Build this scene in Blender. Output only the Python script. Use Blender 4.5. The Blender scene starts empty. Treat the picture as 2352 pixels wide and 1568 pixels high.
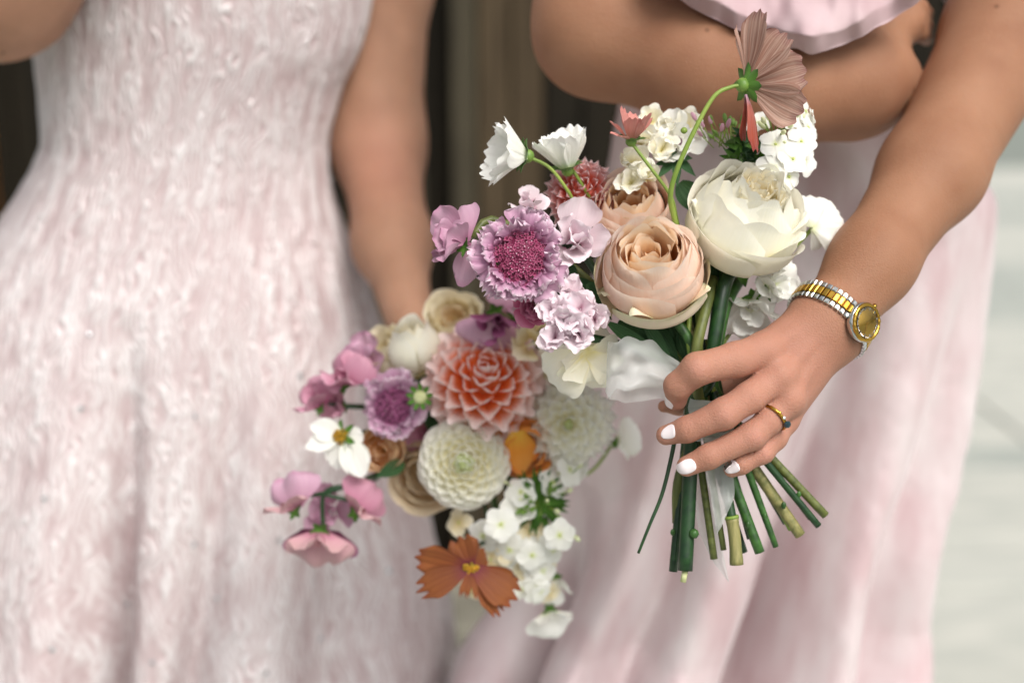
import bpy, math, random
import numpy as np
from mathutils import Vector, Matrix
from mathutils.bvhtree import BVHTree
random.seed(7); RNG = np.random.RandomState(11)
scene = bpy.context.scene
COL = scene.collection
rad = math.radians
# ------------------------------------------------------------------ camera, sky, sun, exposure
PITCH = rad(15); CZ = 1.35
K = 36 / 50 / 2352            # metres per picture unit at one metre (picture measured 2352 wide)
cam = bpy.data.cameras.new('camera'); camo = bpy.data.objects.new('camera', cam); COL.objects.link(camo)
camo.location = (0, 0, CZ); camo.rotation_euler = (rad(90) - PITCH, 0, 0)
cam.lens = 50; cam.sensor_width = 36; cam.clip_start = .05; cam.clip_end = 500
cam.dof.use_dof = True; cam.dof.focus_distance = .895; cam.dof.aperture_fstop = 2.8
scene.camera = camo
CR = np.array([1., 0, 0]); CU = np.array([0, math.sin(PITCH), math.cos(PITCH)]); CB = np.array([0, -math.cos(PITCH), math.sin(PITCH)])
CM = np.stack([CR, CU, CB], 1)     # camera axes (right, up, towards the viewer) -> world
CO = np.array([0, 0, CZ])
SUN_EL, SUN_AZ = rad(50), rad(150)   # azimuth clockwise from +Y seen from above: behind the viewer, to the right
world = bpy.data.worlds.new('World'); scene.world = world; world.use_nodes = True
wn = world.node_tree.nodes; wl = world.node_tree.links
sky = wn.new('ShaderNodeTexSky'); sky.sky_type = 'NISHITA'; sky.sun_disc = False
sky.sun_elevation = SUN_EL; sky.sun_rotation = SUN_AZ; sky.dust_density = 4.0; sky.air_density = 1.0
hs = wn.new('ShaderNodeHueSaturation'); hs.inputs['Saturation'].default_value = .16
wl.new(sky.outputs[0], hs.inputs['Color']); wl.new(hs.outputs[0], wn['Background'].inputs['Color'])
wn['Background'].inputs['Strength'].default_value = .085
sun = bpy.data.lights.new('sun', 'SUN'); sun.energy = 1.5; sun.angle = rad(32); sun.color = (1, .95, .88)
suno = bpy.data.objects.new('sun', sun); COL.objects.link(suno)
sd = Vector((math.sin(SUN_AZ) * math.cos(SUN_EL), math.cos(SUN_AZ) * math.cos(SUN_EL), math.sin(SUN_EL)))
suno.rotation_euler = sd.to_track_quat('Z', 'Y').to_euler(); suno.location = (2, -3, 5)
scene.view_settings.view_transform = 'Standard'; scene.view_settings.look = 'None'; scene.view_settings.exposure = .80
scene.render.engine = 'CYCLES'; scene.cycles.use_denoising = True
scene.cycles.max_bounces = 8; scene.cycles.transparent_max_bounces = 12; scene.cycles.caustics_reflective = False; scene.cycles.caustics_refractive = False

# ------------------------------------------------------------------ helpers
def cc(px, py, d):
    """picture units + depth -> metres on the camera axes"""
    return np.array([(px - 1176) * K * d, (784 - py) * K * d, -d])
def c2w(p): return np.asarray(p) @ CM.T + CO
def W(px, py, d): return c2w(cc(px, py, d))
def lin(h):
    h = h.lstrip('#'); o = []
    for i in (0, 2, 4):
        x = int(h[i:i + 2], 16) / 255
        o.append(x / 12.92 if x <= .04045 else ((x + .055) / 1.055) ** 2.4)
    return (*o, 1)
def mesh(name, v, f, uv=None, smooth=True):
    me = bpy.data.meshes.new(name)
    v = np.asarray(v, float)
    if isinstance(f, np.ndarray):
        n, k = f.shape
        me.vertices.add(len(v)); me.vertices.foreach_set('co', v.astype(np.float32).ravel())
        me.loops.add(n * k); me.loops.foreach_set('vertex_index', f.astype(np.int32).ravel())
        me.polygons.add(n); me.polygons.foreach_set('loop_start', np.arange(0, n * k, k, dtype=np.int32))
        me.update(calc_edges=True)
    else:
        me.from_pydata([tuple(x) for x in v], [], f)
    if uv is not None:
        l = me.uv_layers.new(name='UVMap'); idx = np.empty(len(me.loops), np.int32); me.loops.foreach_get('vertex_index', idx)
        l.data.foreach_set('uv', np.asarray(uv, np.float32)[idx].ravel())
    me.polygons.foreach_set('use_smooth', np.full(len(me.polygons), smooth))
    me.update()
    return me
def put(name, me, mat=None, parent=None, M=None):
    if mat is not None and len(me.materials) == 0: me.materials.append(mat)
    o = bpy.data.objects.new(name, me); COL.objects.link(o)
    if parent is not None: o.parent = parent
    if M is not None: o.matrix_local = M
    return o
def tag(o, label=None, cat=None, group=None, kind=None):
    if label: o['label'] = label
    if cat: o['category'] = cat
    if group: o['group'] = group
    if kind: o['kind'] = kind
    return o
def empty(name, loc, label, cat, group=None, rot=None):
    o = bpy.data.objects.new(name, None); COL.objects.link(o); o.empty_display_size = .02
    M = Matrix.Translation(Vector(loc))
    if rot is not None: M = M @ rot.to_4x4()
    o.matrix_world = M
    return tag(o, label, cat, group)
def face_rot(f, roll=0):
    """rotation whose z axis looks along f (given on the camera axes)"""
    z = Vector(CM @ np.array(f, float)).normalized()
    up = Vector(CM @ np.array([0, 1, .001]))
    if abs(z.dot(up)) > .95: up = Vector(CM @ np.array([0, 0, -1.]))
    x = up.cross(z).normalized(); y = z.cross(x)
    return Matrix((x, y, z)).transposed() @ Matrix.Rotation(rad(roll), 3, 'Z')
def local(root, wpts):
    Mi = root.matrix_world.inverted() if root is not None else Matrix()
    A = np.array(Mi); return np.asarray(wpts) @ A[:3, :3].T + A[:3, 3]
def spline(P, n):
    P = np.asarray(P, float); Q = np.vstack([2 * P[0] - P[1], P, 2 * P[-1] - P[-2]])
    out = []; m = len(P) - 1
    for t in np.linspace(0, m, n):
        i = min(int(t), m - 1); s = t - i; a, b, c, d = Q[i:i + 4]
        out.append(.5 * (2 * b + (c - a) * s + (2 * a - 5 * b + 4 * c - d) * s ** 2 + (3 * b - a - 3 * c + d) * s ** 3))
    return np.array(out)
def tube(P, R, n=10, cap=True):
    P = np.asarray(P, float); m = len(P); R = np.broadcast_to(np.asarray(R, float), (m,))
    T = np.gradient(P, axis=0); T /= np.linalg.norm(T, axis=1)[:, None] + 1e-12
    a = np.array([0, 0, 1.]) if abs(T[0, 2]) < .8 else np.array([1., 0, 0])
    u = np.cross(T[0], a); u /= np.linalg.norm(u); V = []
    for i in range(m):
        u = u - T[i] * u.dot(T[i]); u /= np.linalg.norm(u); w = np.cross(T[i], u)
        for k in range(n):
            t = 2 * math.pi * k / n; V.append(P[i] + R[i] * (math.cos(t) * u + math.sin(t) * w))
    F = [(i * n + k, i * n + (k + 1) % n, (i + 1) * n + (k + 1) % n, (i + 1) * n + k) for i in range(m - 1) for k in range(n)]
    uv = [(k / n, i / (m - 1)) for i in range(m) for k in range(n)]
    if cap: F += [tuple(range(n))[::-1], tuple(range((m - 1) * n, m * n))]
    return np.array(V), F, uv
def grid_faces(nu, nv, wrap=False):
    i, j = np.meshgrid(np.arange(nu if wrap else nu - 1), np.arange(nv - 1), indexing='ij'); i = i.ravel(); j = j.ravel()
    i2 = (i + 1) % nu
    return np.stack([j * nu + i, j * nu + i2, (j + 1) * nu + i2, (j + 1) * nu + i], 1)
_vt = {}
def vnoise(x, y, seed=0):
    if seed not in _vt: _vt[seed] = np.random.RandomState(seed + 100).rand(256, 256)
    T = _vt[seed]; xi = np.floor(x).astype(int); yi = np.floor(y).astype(int); fx = x - xi; fy = y - yi
    fx = fx * fx * (3 - 2 * fx); fy = fy * fy * (3 - 2 * fy); a, b, c, d = xi & 255, (xi + 1) & 255, yi & 255, (yi + 1) & 255
    return (T[a, c] * (1 - fx) + T[b, c] * fx) * (1 - fy) + (T[a, d] * (1 - fx) + T[b, d] * fx) * fy
def rot(ax, a): return Matrix.Rotation(a, 4, ax)
def tr(x, y, z): return Matrix.Translation((x, y, z))
def merge(parts):
    V, F, U, o = [], [], [], 0
    for v, f, u in parts:
        V.append(np.asarray(v)); U.append(np.asarray(u)); F += [tuple(int(i) + o for i in q) for q in f]; o += len(v)
    return np.vstack(V), F, np.vstack(U)
def ball(c, r, nu=10, nv=7, s=(1, 1, 1)):
    V, U = [], []
    for j in range(nv):
        t = math.pi * (j + .02) / (nv - 1 + .04)
        for i in range(nu):
            p = 2 * math.pi * i / nu
            V.append((c[0] + r * s[0] * math.sin(t) * math.cos(p), c[1] + r * s[1] * math.sin(t) * math.sin(p), c[2] - r * s[2] * math.cos(t))); U.append((i / nu, j / (nv - 1)))
    return np.array(V), grid_faces(nu, nv, True).tolist(), np.array(U)

# ------------------------------------------------------------------ materials
def newmat(name):
    m = bpy.data.materials.new(name); m.use_nodes = True
    return m, m.node_tree.nodes, m.node_tree.links, m.node_tree.nodes['Principled BSDF']
def ramp(n, stops):
    r = n.new('ShaderNodeValToRGB'); e = r.color_ramp.elements
    while len(e) < len(stops): e.new(.5)
    for k, (p, c) in enumerate(stops): e[k].position = p; e[k].color = lin(c) if isinstance(c, str) else c
    return r
def petal_mat(name, stops, trans=.35, vein=0, vcol=None, rough=.55, blotch=.12, bump=.15, back=None, vfreq=9):
    """colour runs from base (0) to tip (1) of the petal; veins run along it"""
    m, n, l, p = newmat(name)
    uv = n.new('ShaderNodeUVMap'); sx = n.new('ShaderNodeSeparateXYZ'); l.new(uv.outputs[0], sx.inputs[0])
    r = ramp(n, stops)
    tc = n.new('ShaderNodeTexCoord'); ns = n.new('ShaderNodeTexNoise'); ns.inputs['Scale'].default_value = 90; ns.inputs['Detail'].default_value = 3
    l.new(tc.outputs['Object'], ns.inputs['Vector'])
    ma = n.new('ShaderNodeMath'); ma.operation = 'MULTIPLY_ADD'; l.new(ns.outputs[0], ma.inputs[0]); ma.inputs[1].default_value = .3; ma.inputs[2].default_value = -.15
    ad = n.new('ShaderNodeMath'); ad.operation = 'ADD'; l.new(sx.outputs[1], ad.inputs[0]); l.new(ma.outputs[0], ad.inputs[1]); l.new(ad.outputs[0], r.inputs[0])
    col = r.outputs[0]
    # fine streaks along the petal
    cb = n.new('ShaderNodeCombineXYZ'); mx = n.new('ShaderNodeMath'); mx.operation = 'MULTIPLY'; l.new(sx.outputs[0], mx.inputs[0]); mx.inputs[1].default_value = vfreq * 3
    l.new(mx.outputs[0], cb.inputs[0]); l.new(sx.outputs[1], cb.inputs[1])
    st = n.new('ShaderNodeTexNoise'); st.inputs['Scale'].default_value = 1.; st.inputs['Detail'].default_value = 3; l.new(cb.outputs[0], st.inputs['Vector'])
    if vein:
        vm = n.new('ShaderNodeMix'); vm.data_type = 'RGBA'
        vr = ramp(n, [(.42, (0, 0, 0, 1)), (.66, (vein, vein, vein, 1))]); l.new(st.outputs[0], vr.inputs[0])
        l.new(vr.outputs[0], vm.inputs[0]); l.new(col, vm.inputs[6]); vm.inputs[7].default_value = lin(vcol); col = vm.outputs[2]
    oi = n.new('ShaderNodeObjectInfo'); hv = n.new('ShaderNodeHueSaturation')
    v1 = n.new('ShaderNodeMath'); v1.operation = 'MULTIPLY_ADD'; l.new(oi.outputs['Random'], v1.inputs[0]); v1.inputs[1].default_value = blotch; v1.inputs[2].default_value = 1 - blotch * .6
    l.new(v1.outputs[0], hv.inputs['Value']); l.new(col, hv.inputs['Color']); col = hv.outputs[0]
    if back:
        ge = n.new('ShaderNodeNewGeometry'); bm = n.new('ShaderNodeMix'); bm.data_type = 'RGBA'
        l.new(ge.outputs['Backfacing'], bm.inputs[0]); l.new(col, bm.inputs[6]); bm.inputs[7].default_value = lin(back); col = bm.outputs[2]
    l.new(col, p.inputs['Base Color']); p.inputs['Roughness'].default_value = rough; p.inputs['Specular IOR Level'].default_value = .25
    p.inputs['Sheen Weight'].default_value = .15
    bp = n.new('ShaderNodeBump'); bp.inputs['Strength'].default_value = bump; bp.inputs['Distance'].default_value = .001; l.new(st.outputs[0], bp.inputs['Height']); l.new(bp.outputs[0], p.inputs['Normal'])
    if trans:
        t = n.new('ShaderNodeBsdfTranslucent'); l.new(col, t.inputs[0]); mxs = n.new('ShaderNodeMixShader'); mxs.inputs[0].default_value = trans * .6
        l.new(p.outputs[0], mxs.inputs[1]); l.new(t.outputs[0], mxs.inputs[2]); l.new(mxs.outputs[0], n['Material Output'].inputs[0])
    return m
def plain_mat(name, col, rough=.5, metal=0, col2=None, scale=60, bump=0, spec=.5, stretch=None, detail=4, lo=.35, hi=.65):
    m, n, l, p = newmat(name)
    p.inputs['Roughness'].default_value = rough; p.inputs['Metallic'].default_value = metal; p.inputs['Specular IOR Level'].default_value = spec
    p.inputs['Base Color'].default_value = lin(col)
    if col2 or bump:
        tc = n.new('ShaderNodeTexCoord'); mp = n.new('ShaderNodeMapping'); l.new(tc.outputs['Object'], mp.inputs[0])
        if stretch: mp.inputs['Scale'].default_value = stretch
        ns = n.new('ShaderNodeTexNoise'); ns.inputs['Scale'].default_value = scale; ns.inputs['Detail'].default_value = detail; l.new(mp.outputs[0], ns.inputs['Vector'])
        if col2:
            r = ramp(n, [(lo, col), (hi, col2)]); l.new(ns.outputs[0], r.inputs[0]); l.new(r.outputs[0], p.inputs['Base Color'])
        if bump:
            bp = n.new('ShaderNodeBump'); bp.inputs['Strength'].default_value = bump; bp.inputs['Distance'].default_value = .002; l.new(ns.outputs[0], bp.inputs['Height']); l.new(bp.outputs[0], p.inputs['Normal'])
    return m
def skin_mat(name, base, blush, dark):
    m, n, l, p = newmat(name)
    at = n.new('ShaderNodeAttribute'); at.attribute_name = 'blush'
    tc = n.new('ShaderNodeTexCoord'); n1 = n.new('ShaderNodeTexNoise'); n1.inputs['Scale'].default_value = 22; n1.inputs['Detail'].default_value = 5; l.new(tc.outputs['Object'], n1.inputs['Vector'])
    a = n.new('ShaderNodeMix'); a.data_type = 'RGBA'; r = ramp(n, [(.32, (0, 0, 0, 1)), (.70, (.8, .8, .8, 1))]); l.new(n1.outputs[0], r.inputs[0]); l.new(r.outputs[0], a.inputs[0])
    a.inputs[6].default_value = lin(base); a.inputs[7].default_value = lin(dark)
    b = n.new('ShaderNodeMix'); b.data_type = 'RGBA'; l.new(at.outputs['Fac'], b.inputs[0]); l.new(a.outputs[2], b.inputs[6]); b.inputs[7].default_value = lin(blush)
    l.new(b.outputs[2], p.inputs['Base Color'])
    # moles
    vo = n.new('ShaderNodeTexVoronoi'); vo.inputs['Scale'].default_value = 19; l.new(tc.outputs['Object'], vo.inputs['Vector'])
    mr = ramp(n, [(.035, (.8, .8, .8, 1)), (.06, (0, 0, 0, 1))]); l.new(vo.outputs['Distance'], mr.inputs[0])
    c = n.new('ShaderNodeMix'); c.data_type = 'RGBA'; l.new(mr.outputs[0], c.inputs[0]); l.new(b.outputs[2], c.inputs[6]); c.inputs[7].default_value = lin('#5a3a26'); l.new(c.outputs[2], p.inputs['Base Color'])
    p.inputs['Roughness'].default_value = .58; p.inputs['Specular IOR Level'].default_value = .22
    p.inputs['Subsurface Weight'].default_value = .25; p.inputs['Subsurface Radius'].default_value = (1, .35, .18); p.inputs['Subsurface Scale'].default_value = .006
    v = n.new('ShaderNodeTexVoronoi'); v.inputs['Scale'].default_value = 900; l.new(tc.outputs['Object'], v.inputs['Vector'])
    n2 = n.new('ShaderNodeTexNoise'); n2.inputs['Scale'].default_value = 260; n2.inputs['Detail'].default_value = 4; l.new(tc.outputs['Object'], n2.inputs['Vector'])
    ad = n.new('ShaderNodeMath'); ad.operation = 'ADD'; l.new(v.outputs[0], ad.inputs[0]); l.new(n2.outputs[0], ad.inputs[1])
    bp = n.new('ShaderNodeBump'); bp.inputs['Strength'].default_value = .32; bp.inputs['Distance'].default_value = .0009; l.new(ad.outputs[0], bp.inputs['Height']); l.new(bp.outputs[0], p.inputs['Normal'])
    return m
def sheer_mat(name, col, alpha):
    m, n, l, p = newmat(name); p.inputs['Base Color'].default_value = lin(col); p.inputs['Roughness'].default_value = .35
    tc = n.new('ShaderNodeTexCoord'); ns = n.new('ShaderNodeTexNoise'); ns.inputs['Scale'].default_value = 70; l.new(tc.outputs['Object'], ns.inputs['Vector'])
    bp = n.new('ShaderNodeBump'); bp.inputs['Strength'].default_value = .4; bp.inputs['Distance'].default_value = .003; l.new(ns.outputs[0], bp.inputs['Height']); l.new(bp.outputs[0], p.inputs['Normal'])
    t = n.new('ShaderNodeBsdfTranslucent'); t.inputs[0].default_value = lin(col); a = n.new('ShaderNodeMixShader'); a.inputs[0].default_value = .4; l.new(p.outputs[0], a.inputs[1]); l.new(t.outputs[0], a.inputs[2])
    tp = n.new('ShaderNodeBsdfTransparent'); b = n.new('ShaderNodeMixShader'); b.inputs[0].default_value = alpha; l.new(tp.outputs[0], b.inputs[1]); l.new(a.outputs[0], b.inputs[2]); l.new(b.outputs[0], n['Material Output'].inputs[0])
    return m

# ------------------------------------------------------------------ setting: paving, plank wall
stoneA = plain_mat('pale_stone', '#b0b2aa', .75, col2='#c4c3ba', scale=5, bump=.1, stretch=(1, 4, 1))
stoneB = plain_mat('grey_stone', '#9ba09a', .75, col2='#b0b3ab', scale=5, bump=.1, stretch=(1, 4, 1))
jointm = plain_mat('joint_sand', '#8d938b', .9, col2='#757b74', scale=60)
def box(x0, x1, y0, y1, z0, z1, bev=0):
    b = bev
    V = [(x0, y0, z0), (x1, y0, z0), (x1, y1, z0), (x0, y1, z0), (x0, y0, z1 - b), (x1, y0, z1 - b), (x1, y1, z1 - b), (x0, y1, z1 - b),
         (x0 + b, y0 + b, z1), (x1 - b, y0 + b, z1), (x1 - b, y1 - b, z1), (x0 + b, y1 - b, z1)]
    F = [(3, 2, 1, 0)] + [(i, (i + 1) % 4, 4 + (i + 1) % 4, 4 + i) for i in range(4)] + [(4 + i, 4 + (i + 1) % 4, 8 + (i + 1) % 4, 8 + i) for i in range(4)] + [(8, 9, 10, 11)]
    return np.array(V, float), F, [(v[0], v[1]) for v in V]
ground = tag(put('ground', mesh('ground', [(-60, -60, -.012), (60, -60, -.012), (60, 200, -.012), (-60, 200, -.012)], [(0, 1, 2, 3)], smooth=False), jointm), 'pale stone paving in long courses', None, None, 'structure')
y = -.3; k = 0
while y < 9:
    wd = [.42, .17, .5, .3, .46, .2][k % 6]; x = -2.4 + (k % 3) * -.5
    while x < 5.5:
        L = random.uniform(1.1, 1.9)
        v, f, u = box(x, x + L - .008, y, y + wd - .010, -.06, random.uniform(-.002, .002), .004)
        s = put('paving_stone', mesh('paving_stone', v, f, smooth=False), [stoneA, stoneB, stoneA][(k + int(x * 2)) % 3], ground)
        x += L
    y += wd; k += 1
ground.rotation_euler.z = rad(4)
woods = [plain_mat('weathered_wood_' + n, a, .85, col2=b, scale=7, bump=.6, stretch=(3, 3, .5), spec=.2, lo=.3, hi=.7) for n, a, b in
         (('brown', '#3a3024', '#564937'), ('grey', '#39342a', '#4d4739'), ('dark', '#14110b', '#231e15'))]
YW = 2.9
wall = empty('plank_wall', (0, YW, 0), 'dark weathered timber plank wall behind the two women', 'wall')
def xw(px): return (px - 1176) * K * YW / math.cos(PITCH) * .985
edges = [(-260, -120, 2), (-118, -20, 2), (-18, 60, 2), (62, 170, 2), (172, 300, 2), (302, 420, 2), (422, 560, 2), (562, 690, 2), (692, 800, 2), (802, 938, 0), (941, 976, 1), (1038, 1098, 1), (1100, 1172, 0), (1174, 1246, 0), (1248, 1330, 2), (1332, 1420, 2), (1422, 1530, 0), (1532, 1640, 2), (1642, 1760, 2), (1762, 1880, 2), (1882, 2010, 2), (2012, 2130, 2), (2132, 2230, 2)]
gapfill = empty('gap_filler', (xw(2080), YW, .7), 'dark timber planks added behind the gap between the folded arm and the other arm', 'gap_filler')  # raised planks added only to keep the gap between the arms dark
for a, b, w in edges:
    dz = random.uniform(0, .012); hi = a > 1870
    v, f, u = box(xw(a) + .002, xw(b) - .002, 0, 3.0, -.03, dz, .003)
    if hi: v[:, 1] = .75 + v[:, 1] * .75
    v = np.stack([v[:, 0], -v[:, 2], v[:, 1]], 1); par = gapfill if hi else wall
    if hi: v = v - np.array([xw(2080), 0, .7])
    put('plank', mesh('plank', v, [q[::-1] for q in f], smooth=False), woods[w], par)
v, f, u = box(xw(-300), xw(1870), .05, .09, 0, 3.0); put('backing', mesh('backing', v, f, smooth=False), woods[2], wall)
v, f, u = box(xw(-300), xw(1868), -.32, -.02, -.02, .07, .008)
stp = put('stone_threshold', mesh('stone_threshold', v + np.array([0, YW, 0]), f, smooth=False), plain_mat('worn_stone', '#6e6a5e', .85, col2='#8b877a', scale=12, bump=.3)); tag(stp, 'worn grey stone threshold along the foot of the plank wall', 'step')
orange = plain_mat('amber_wood', '#8a5514', .6, col2='#3c240c', scale=7, bump=.3, stretch=(4, 4, .4))
v, f, u = box(xw(-90), xw(34), -.14, -.06, .075, 2.6, .01)
tag(put('wooden_post', mesh('wooden_post', v + np.array([0, YW, 0]), f, smooth=False), orange), 'amber brown timber post at the far left edge behind the textured dress', 'post')

# ------------------------------------------------------------------ signed-distance bodies (continuous skin)
def caps(p, a, b, ra, rb):
    ab = b - a; t = np.clip(((p - a) @ ab) / (ab @ ab), 0, 1)
    return np.linalg.norm(p - a - t[:, None] * ab, axis=1) - (ra + (rb - ra) * t)
def smin(a, b, k):
    h = np.clip(.5 + .5 * (b - a) / k, 0, 1); return b + (a - b) * h - k * h * (1 - h)
def J(px, py, d, r): return (cc(px, py, d), r * K * d)
def chain(p, js, k):
    D = None
    for (a, ra), (b, rb) in zip(js[:-1], js[1:]):
        d = caps(p, a, b, ra, rb); D = d if D is None else smin(D, d, k)
    return D
FING = dict(
    index=[J(1752, 808, .905, 44), J(1690, 826, .892, 40), J(1602, 847, .884, 37), J(1557, 886, .891, 31), J(1553, 918, .900, 25)],
    middle=[J(1788, 864, .902, 40), J(1722, 912, .890, 35), J(1662, 950, .886, 35.5), J(1578, 986, .890, 29), J(1530, 999, .896, 23)],
    ring=[J(1808, 918, .904, 37), J(1768, 964, .895, 31), J(1728, 1000, .891, 32), J(1628, 1048, .890, 28), J(1578, 1070, .892, 24)],
    little=[J(1800, 966, .912, 32), J(1780, 1005, .904, 27), J(1752, 1038, .899, 25), J(1702, 1066, .898, 22), J(1681, 1077, .900, 19)])
THUMB = [J(1840, 800, .945, 40), J(1720, 870, .957, 36), J(1610, 915, .955, 26), J(1560, 930, .950, 20), J(1525, 933, .946, 14)]
WR = [J(1893, 722, .926, 62), J(1917, 762, .930, 60)]
META = [[J(1880, 722, .924, 50), J(1752, 808, .908, 40)], [J(1895, 740, .922, 48), J(1790, 862, .905, 38)], [J(1905, 762, .924, 48), J(1808, 915, .908, 36)], [J(1908, 784, .930, 46), J(1798, 958, .915, 34)],
        [J(1880, 780, .940, 50), J(1800, 880, .935, 46)]]
LARM = [J(2440, -430, 1.22, 150), J(2312, 75, 1.09, 136), J(2140, 395, 1.0, 112), J(2003, 603, .95, 88), J(1905, 742, .929, 80)]
RARM = [J(1330, -420, 1.17, 150), J(1378, 70, 1.065, 136), J(1600, 152, 1.035, 122), J(1800, 200, 1.04, 114), J(1965, 190, 1.06, 112), J(2028, 196, 1.075, 84)]
RFIN = [[J(2070, 22 + 30 * i, 1.080, 24), J(2112, 18 + 30 * i, 1.095, 18), J(2128, 30 + 30 * i, 1.13, 15)] for i in range(3)]
def hand_sdf(p):
    palm = None
    for mcp in META:
        d = chain(p, mcp, .004); palm = d if palm is None else smin(palm, d, .012)
    fi = None
    for js in FING.values():
        d = chain(p, js, .0035); fi = d if fi is None else smin(fi, d, .0010)
    d = smin(palm, fi, .006)
    for js, h in ((FING['index'], .0016), (FING['middle'], .0018), (FING['ring'], .0014)):   # knuckles
        d = smin(d, np.linalg.norm(p - (js[0][0] + np.array([.001, .001, .006])), axis=1) - .0075, .008)
    for js, w in zip((FING['index'], FING['middle'], FING['ring']), (META[0], META[1], META[2])):   # tendons
        d = smin(d, caps(p, js[0][0] + np.array([0, 0, .0085]), w[0][0] * .75 + js[0][0] * .25 + np.array([0, 0, .0095]), .0022, .0012), .006)
    d = smin(d, chain(p, THUMB, .006), .004)
    for js in FING.values():          # skin folds over the finger joints
        for q, amp in ((2, .00030), (3, .00022)):
            ax_ = js[q + 1][0] - js[q - 1][0]; ax_ /= np.linalg.norm(ax_); w_ = p - js[q][0] - np.array([0, 0, js[q][1] * .8]); t_ = w_ @ ax_
            d = d + amp * np.cos(t_ * 6.283 / .0021) * np.exp(-(t_ / .0034) ** 2 - (np.einsum('ij,ij->i', w_, w_) / .0085 ** 2))
    return d
def right_sdf(p):
    D = np.full(len(p), 1.0); hm = (p[:, 0] < .26) & (p[:, 1] < .04) & (p[:, 2] > -1.0)
    if hm.any(): D[hm] = hand_sdf(p[hm])
    wr = chain(p, WR, .01); arm = chain(p, LARM, .02)
    arm = smin(arm, wr, .012); D = smin(D, arm, .012)
    ra = chain(p, RARM, .03)
    ra = smin(ra, chain(p, [J(1950, 150, 1.06, 84), J(2020, 92, 1.07, 58), J(2078, 50, 1.085, 46)], .01), .01)
    for f in RFIN: ra = smin(ra, chain(p, f, .004), .006)
    tor = chain(p, [J(1790, -560, 1.24, 130), J(1790, -420, 1.24, 120), J(1760, 40, 1.24, 170), J(1820, 480, 1.24, 190)], .06)
    sh = chain(p, [J(1330, -420, 1.19, 150), J(1790, -480, 1.24, 150), J(2440, -430, 1.22, 150)], .05)
    return np.minimum(D, smin(ra, smin(tor, sh, .05), .01))
def surface_nets(sdf, lo, hi, h, B=10):
    lo = np.array(lo); nb = np.ceil((np.array(hi) - lo) / (h * B)).astype(int); N = nb * B + 2
    g = np.stack(np.meshgrid(*[np.arange(n) for n in nb], indexing='ij'), -1).reshape(-1, 3)
    c = lo + (g + .5) * B * h; d = np.concatenate([sdf(c[i:i + 200000]) for i in range(0, len(c), 200000)])
    g = g[np.abs(d) < B * h * 1.25]
    off = np.stack(np.meshgrid(*[np.arange(B + 1)] * 3, indexing='ij'), -1).reshape(-1, 3)
    keys, pos, edges = [], [], []
    key = lambda q: q[..., 0] + N[0] * (q[..., 1] + N[1] * q[..., 2].astype(np.int64))
    for s in range(0, len(g), 150):
        gb = g[s:s + 150]; idx = gb[:, None, :] * B + off[None]
        D = sdf((lo + idx.reshape(-1, 3) * h)).reshape(len(gb), B + 1, B + 1, B + 1); I = idx.reshape(len(gb), B + 1, B + 1, B + 1, 3)
        sg = D < 0; acc = np.zeros((len(gb), B, B, B, 3)); cnt = np.zeros((len(gb), B, B, B))
        for ax in range(3):
            for o1 in (0, 1):
                for o2 in (0, 1):
                    s0 = [slice(0, B)] * 3; s1 = [slice(0, B)] * 3; oo = [a for a in range(3) if a != ax]
                    s0[oo[0]] = s1[oo[0]] = slice(o1, B + o1); s0[oo[1]] = s1[oo[1]] = slice(o2, B + o2); s0[ax] = slice(0, B); s1[ax] = slice(1, B + 1)
                    a = D[(slice(None), *s0)]; b = D[(slice(None), *s1)]; cr = (a < 0) != (b < 0)
                    t = np.where(cr, a / np.where(cr, a - b, 1), 0); q = I[(slice(None), *s0)].astype(float).copy(); q[..., ax] += t
                    acc += q * cr[..., None]; cnt += cr
                    if o1 == 0 and o2 == 0:
                        e = I[(slice(None), *s0)][cr]; edges.append((ax, e, (a < 0)[cr]))
        m = cnt > 0; keys.append(key(I[:, :B, :B, :B][m])); pos.append(acc[m] / cnt[m][:, None])
    keys = np.concatenate(keys); pos = np.concatenate(pos); o = np.argsort(keys); keys = keys[o]; pos = pos[o]; Q = []
    for ax, e, ins in edges:
        if not len(e): continue
        a1, a2 = (ax + 1) % 3, (ax + 2) % 3; cs = []
        for d1, d2 in ((1, 1), (0, 1), (0, 0), (1, 0)):
            q = e.copy(); q[:, a1] -= d1; q[:, a2] -= d2; cs.append(key(q))
        cs = np.stack(cs, 1); ii = np.clip(np.searchsorted(keys, cs), 0, len(keys) - 1); ok = (keys[ii] == cs).all(1)
        ii = np.where(ins[:, None], ii, ii[:, ::-1]); Q.append(ii[ok])
    V = lo + pos * h
    for _ in range(2):
        n, dd = sdf_grad(sdf, V); V = V - n * dd[:, None] * .9
    return V, np.concatenate(Q)
def sdf_grad(sdf, V, e=.0006):
    d = sdf(V); n = np.stack([sdf(V + np.eye(3)[a] * e) - sdf(V - np.eye(3)[a] * e) for a in range(3)], 1)
    return n / (np.linalg.norm(n, axis=1)[:, None] + 1e-12), d
def trace(sdf, o, dirn, far=.05):
    t = 0.0
    for _ in range(60):
        d = sdf((o + dirn * t)[None])[0]; t += d * .8
        if abs(d) < 2e-5: break
        if t > far: return None
    return o + dirn * t
def set_attr(me, name, vals):
    a = me.attributes.new(name, 'FLOAT', 'POINT'); a.data.foreach_set('value', np.asarray(vals, np.float32))

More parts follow.
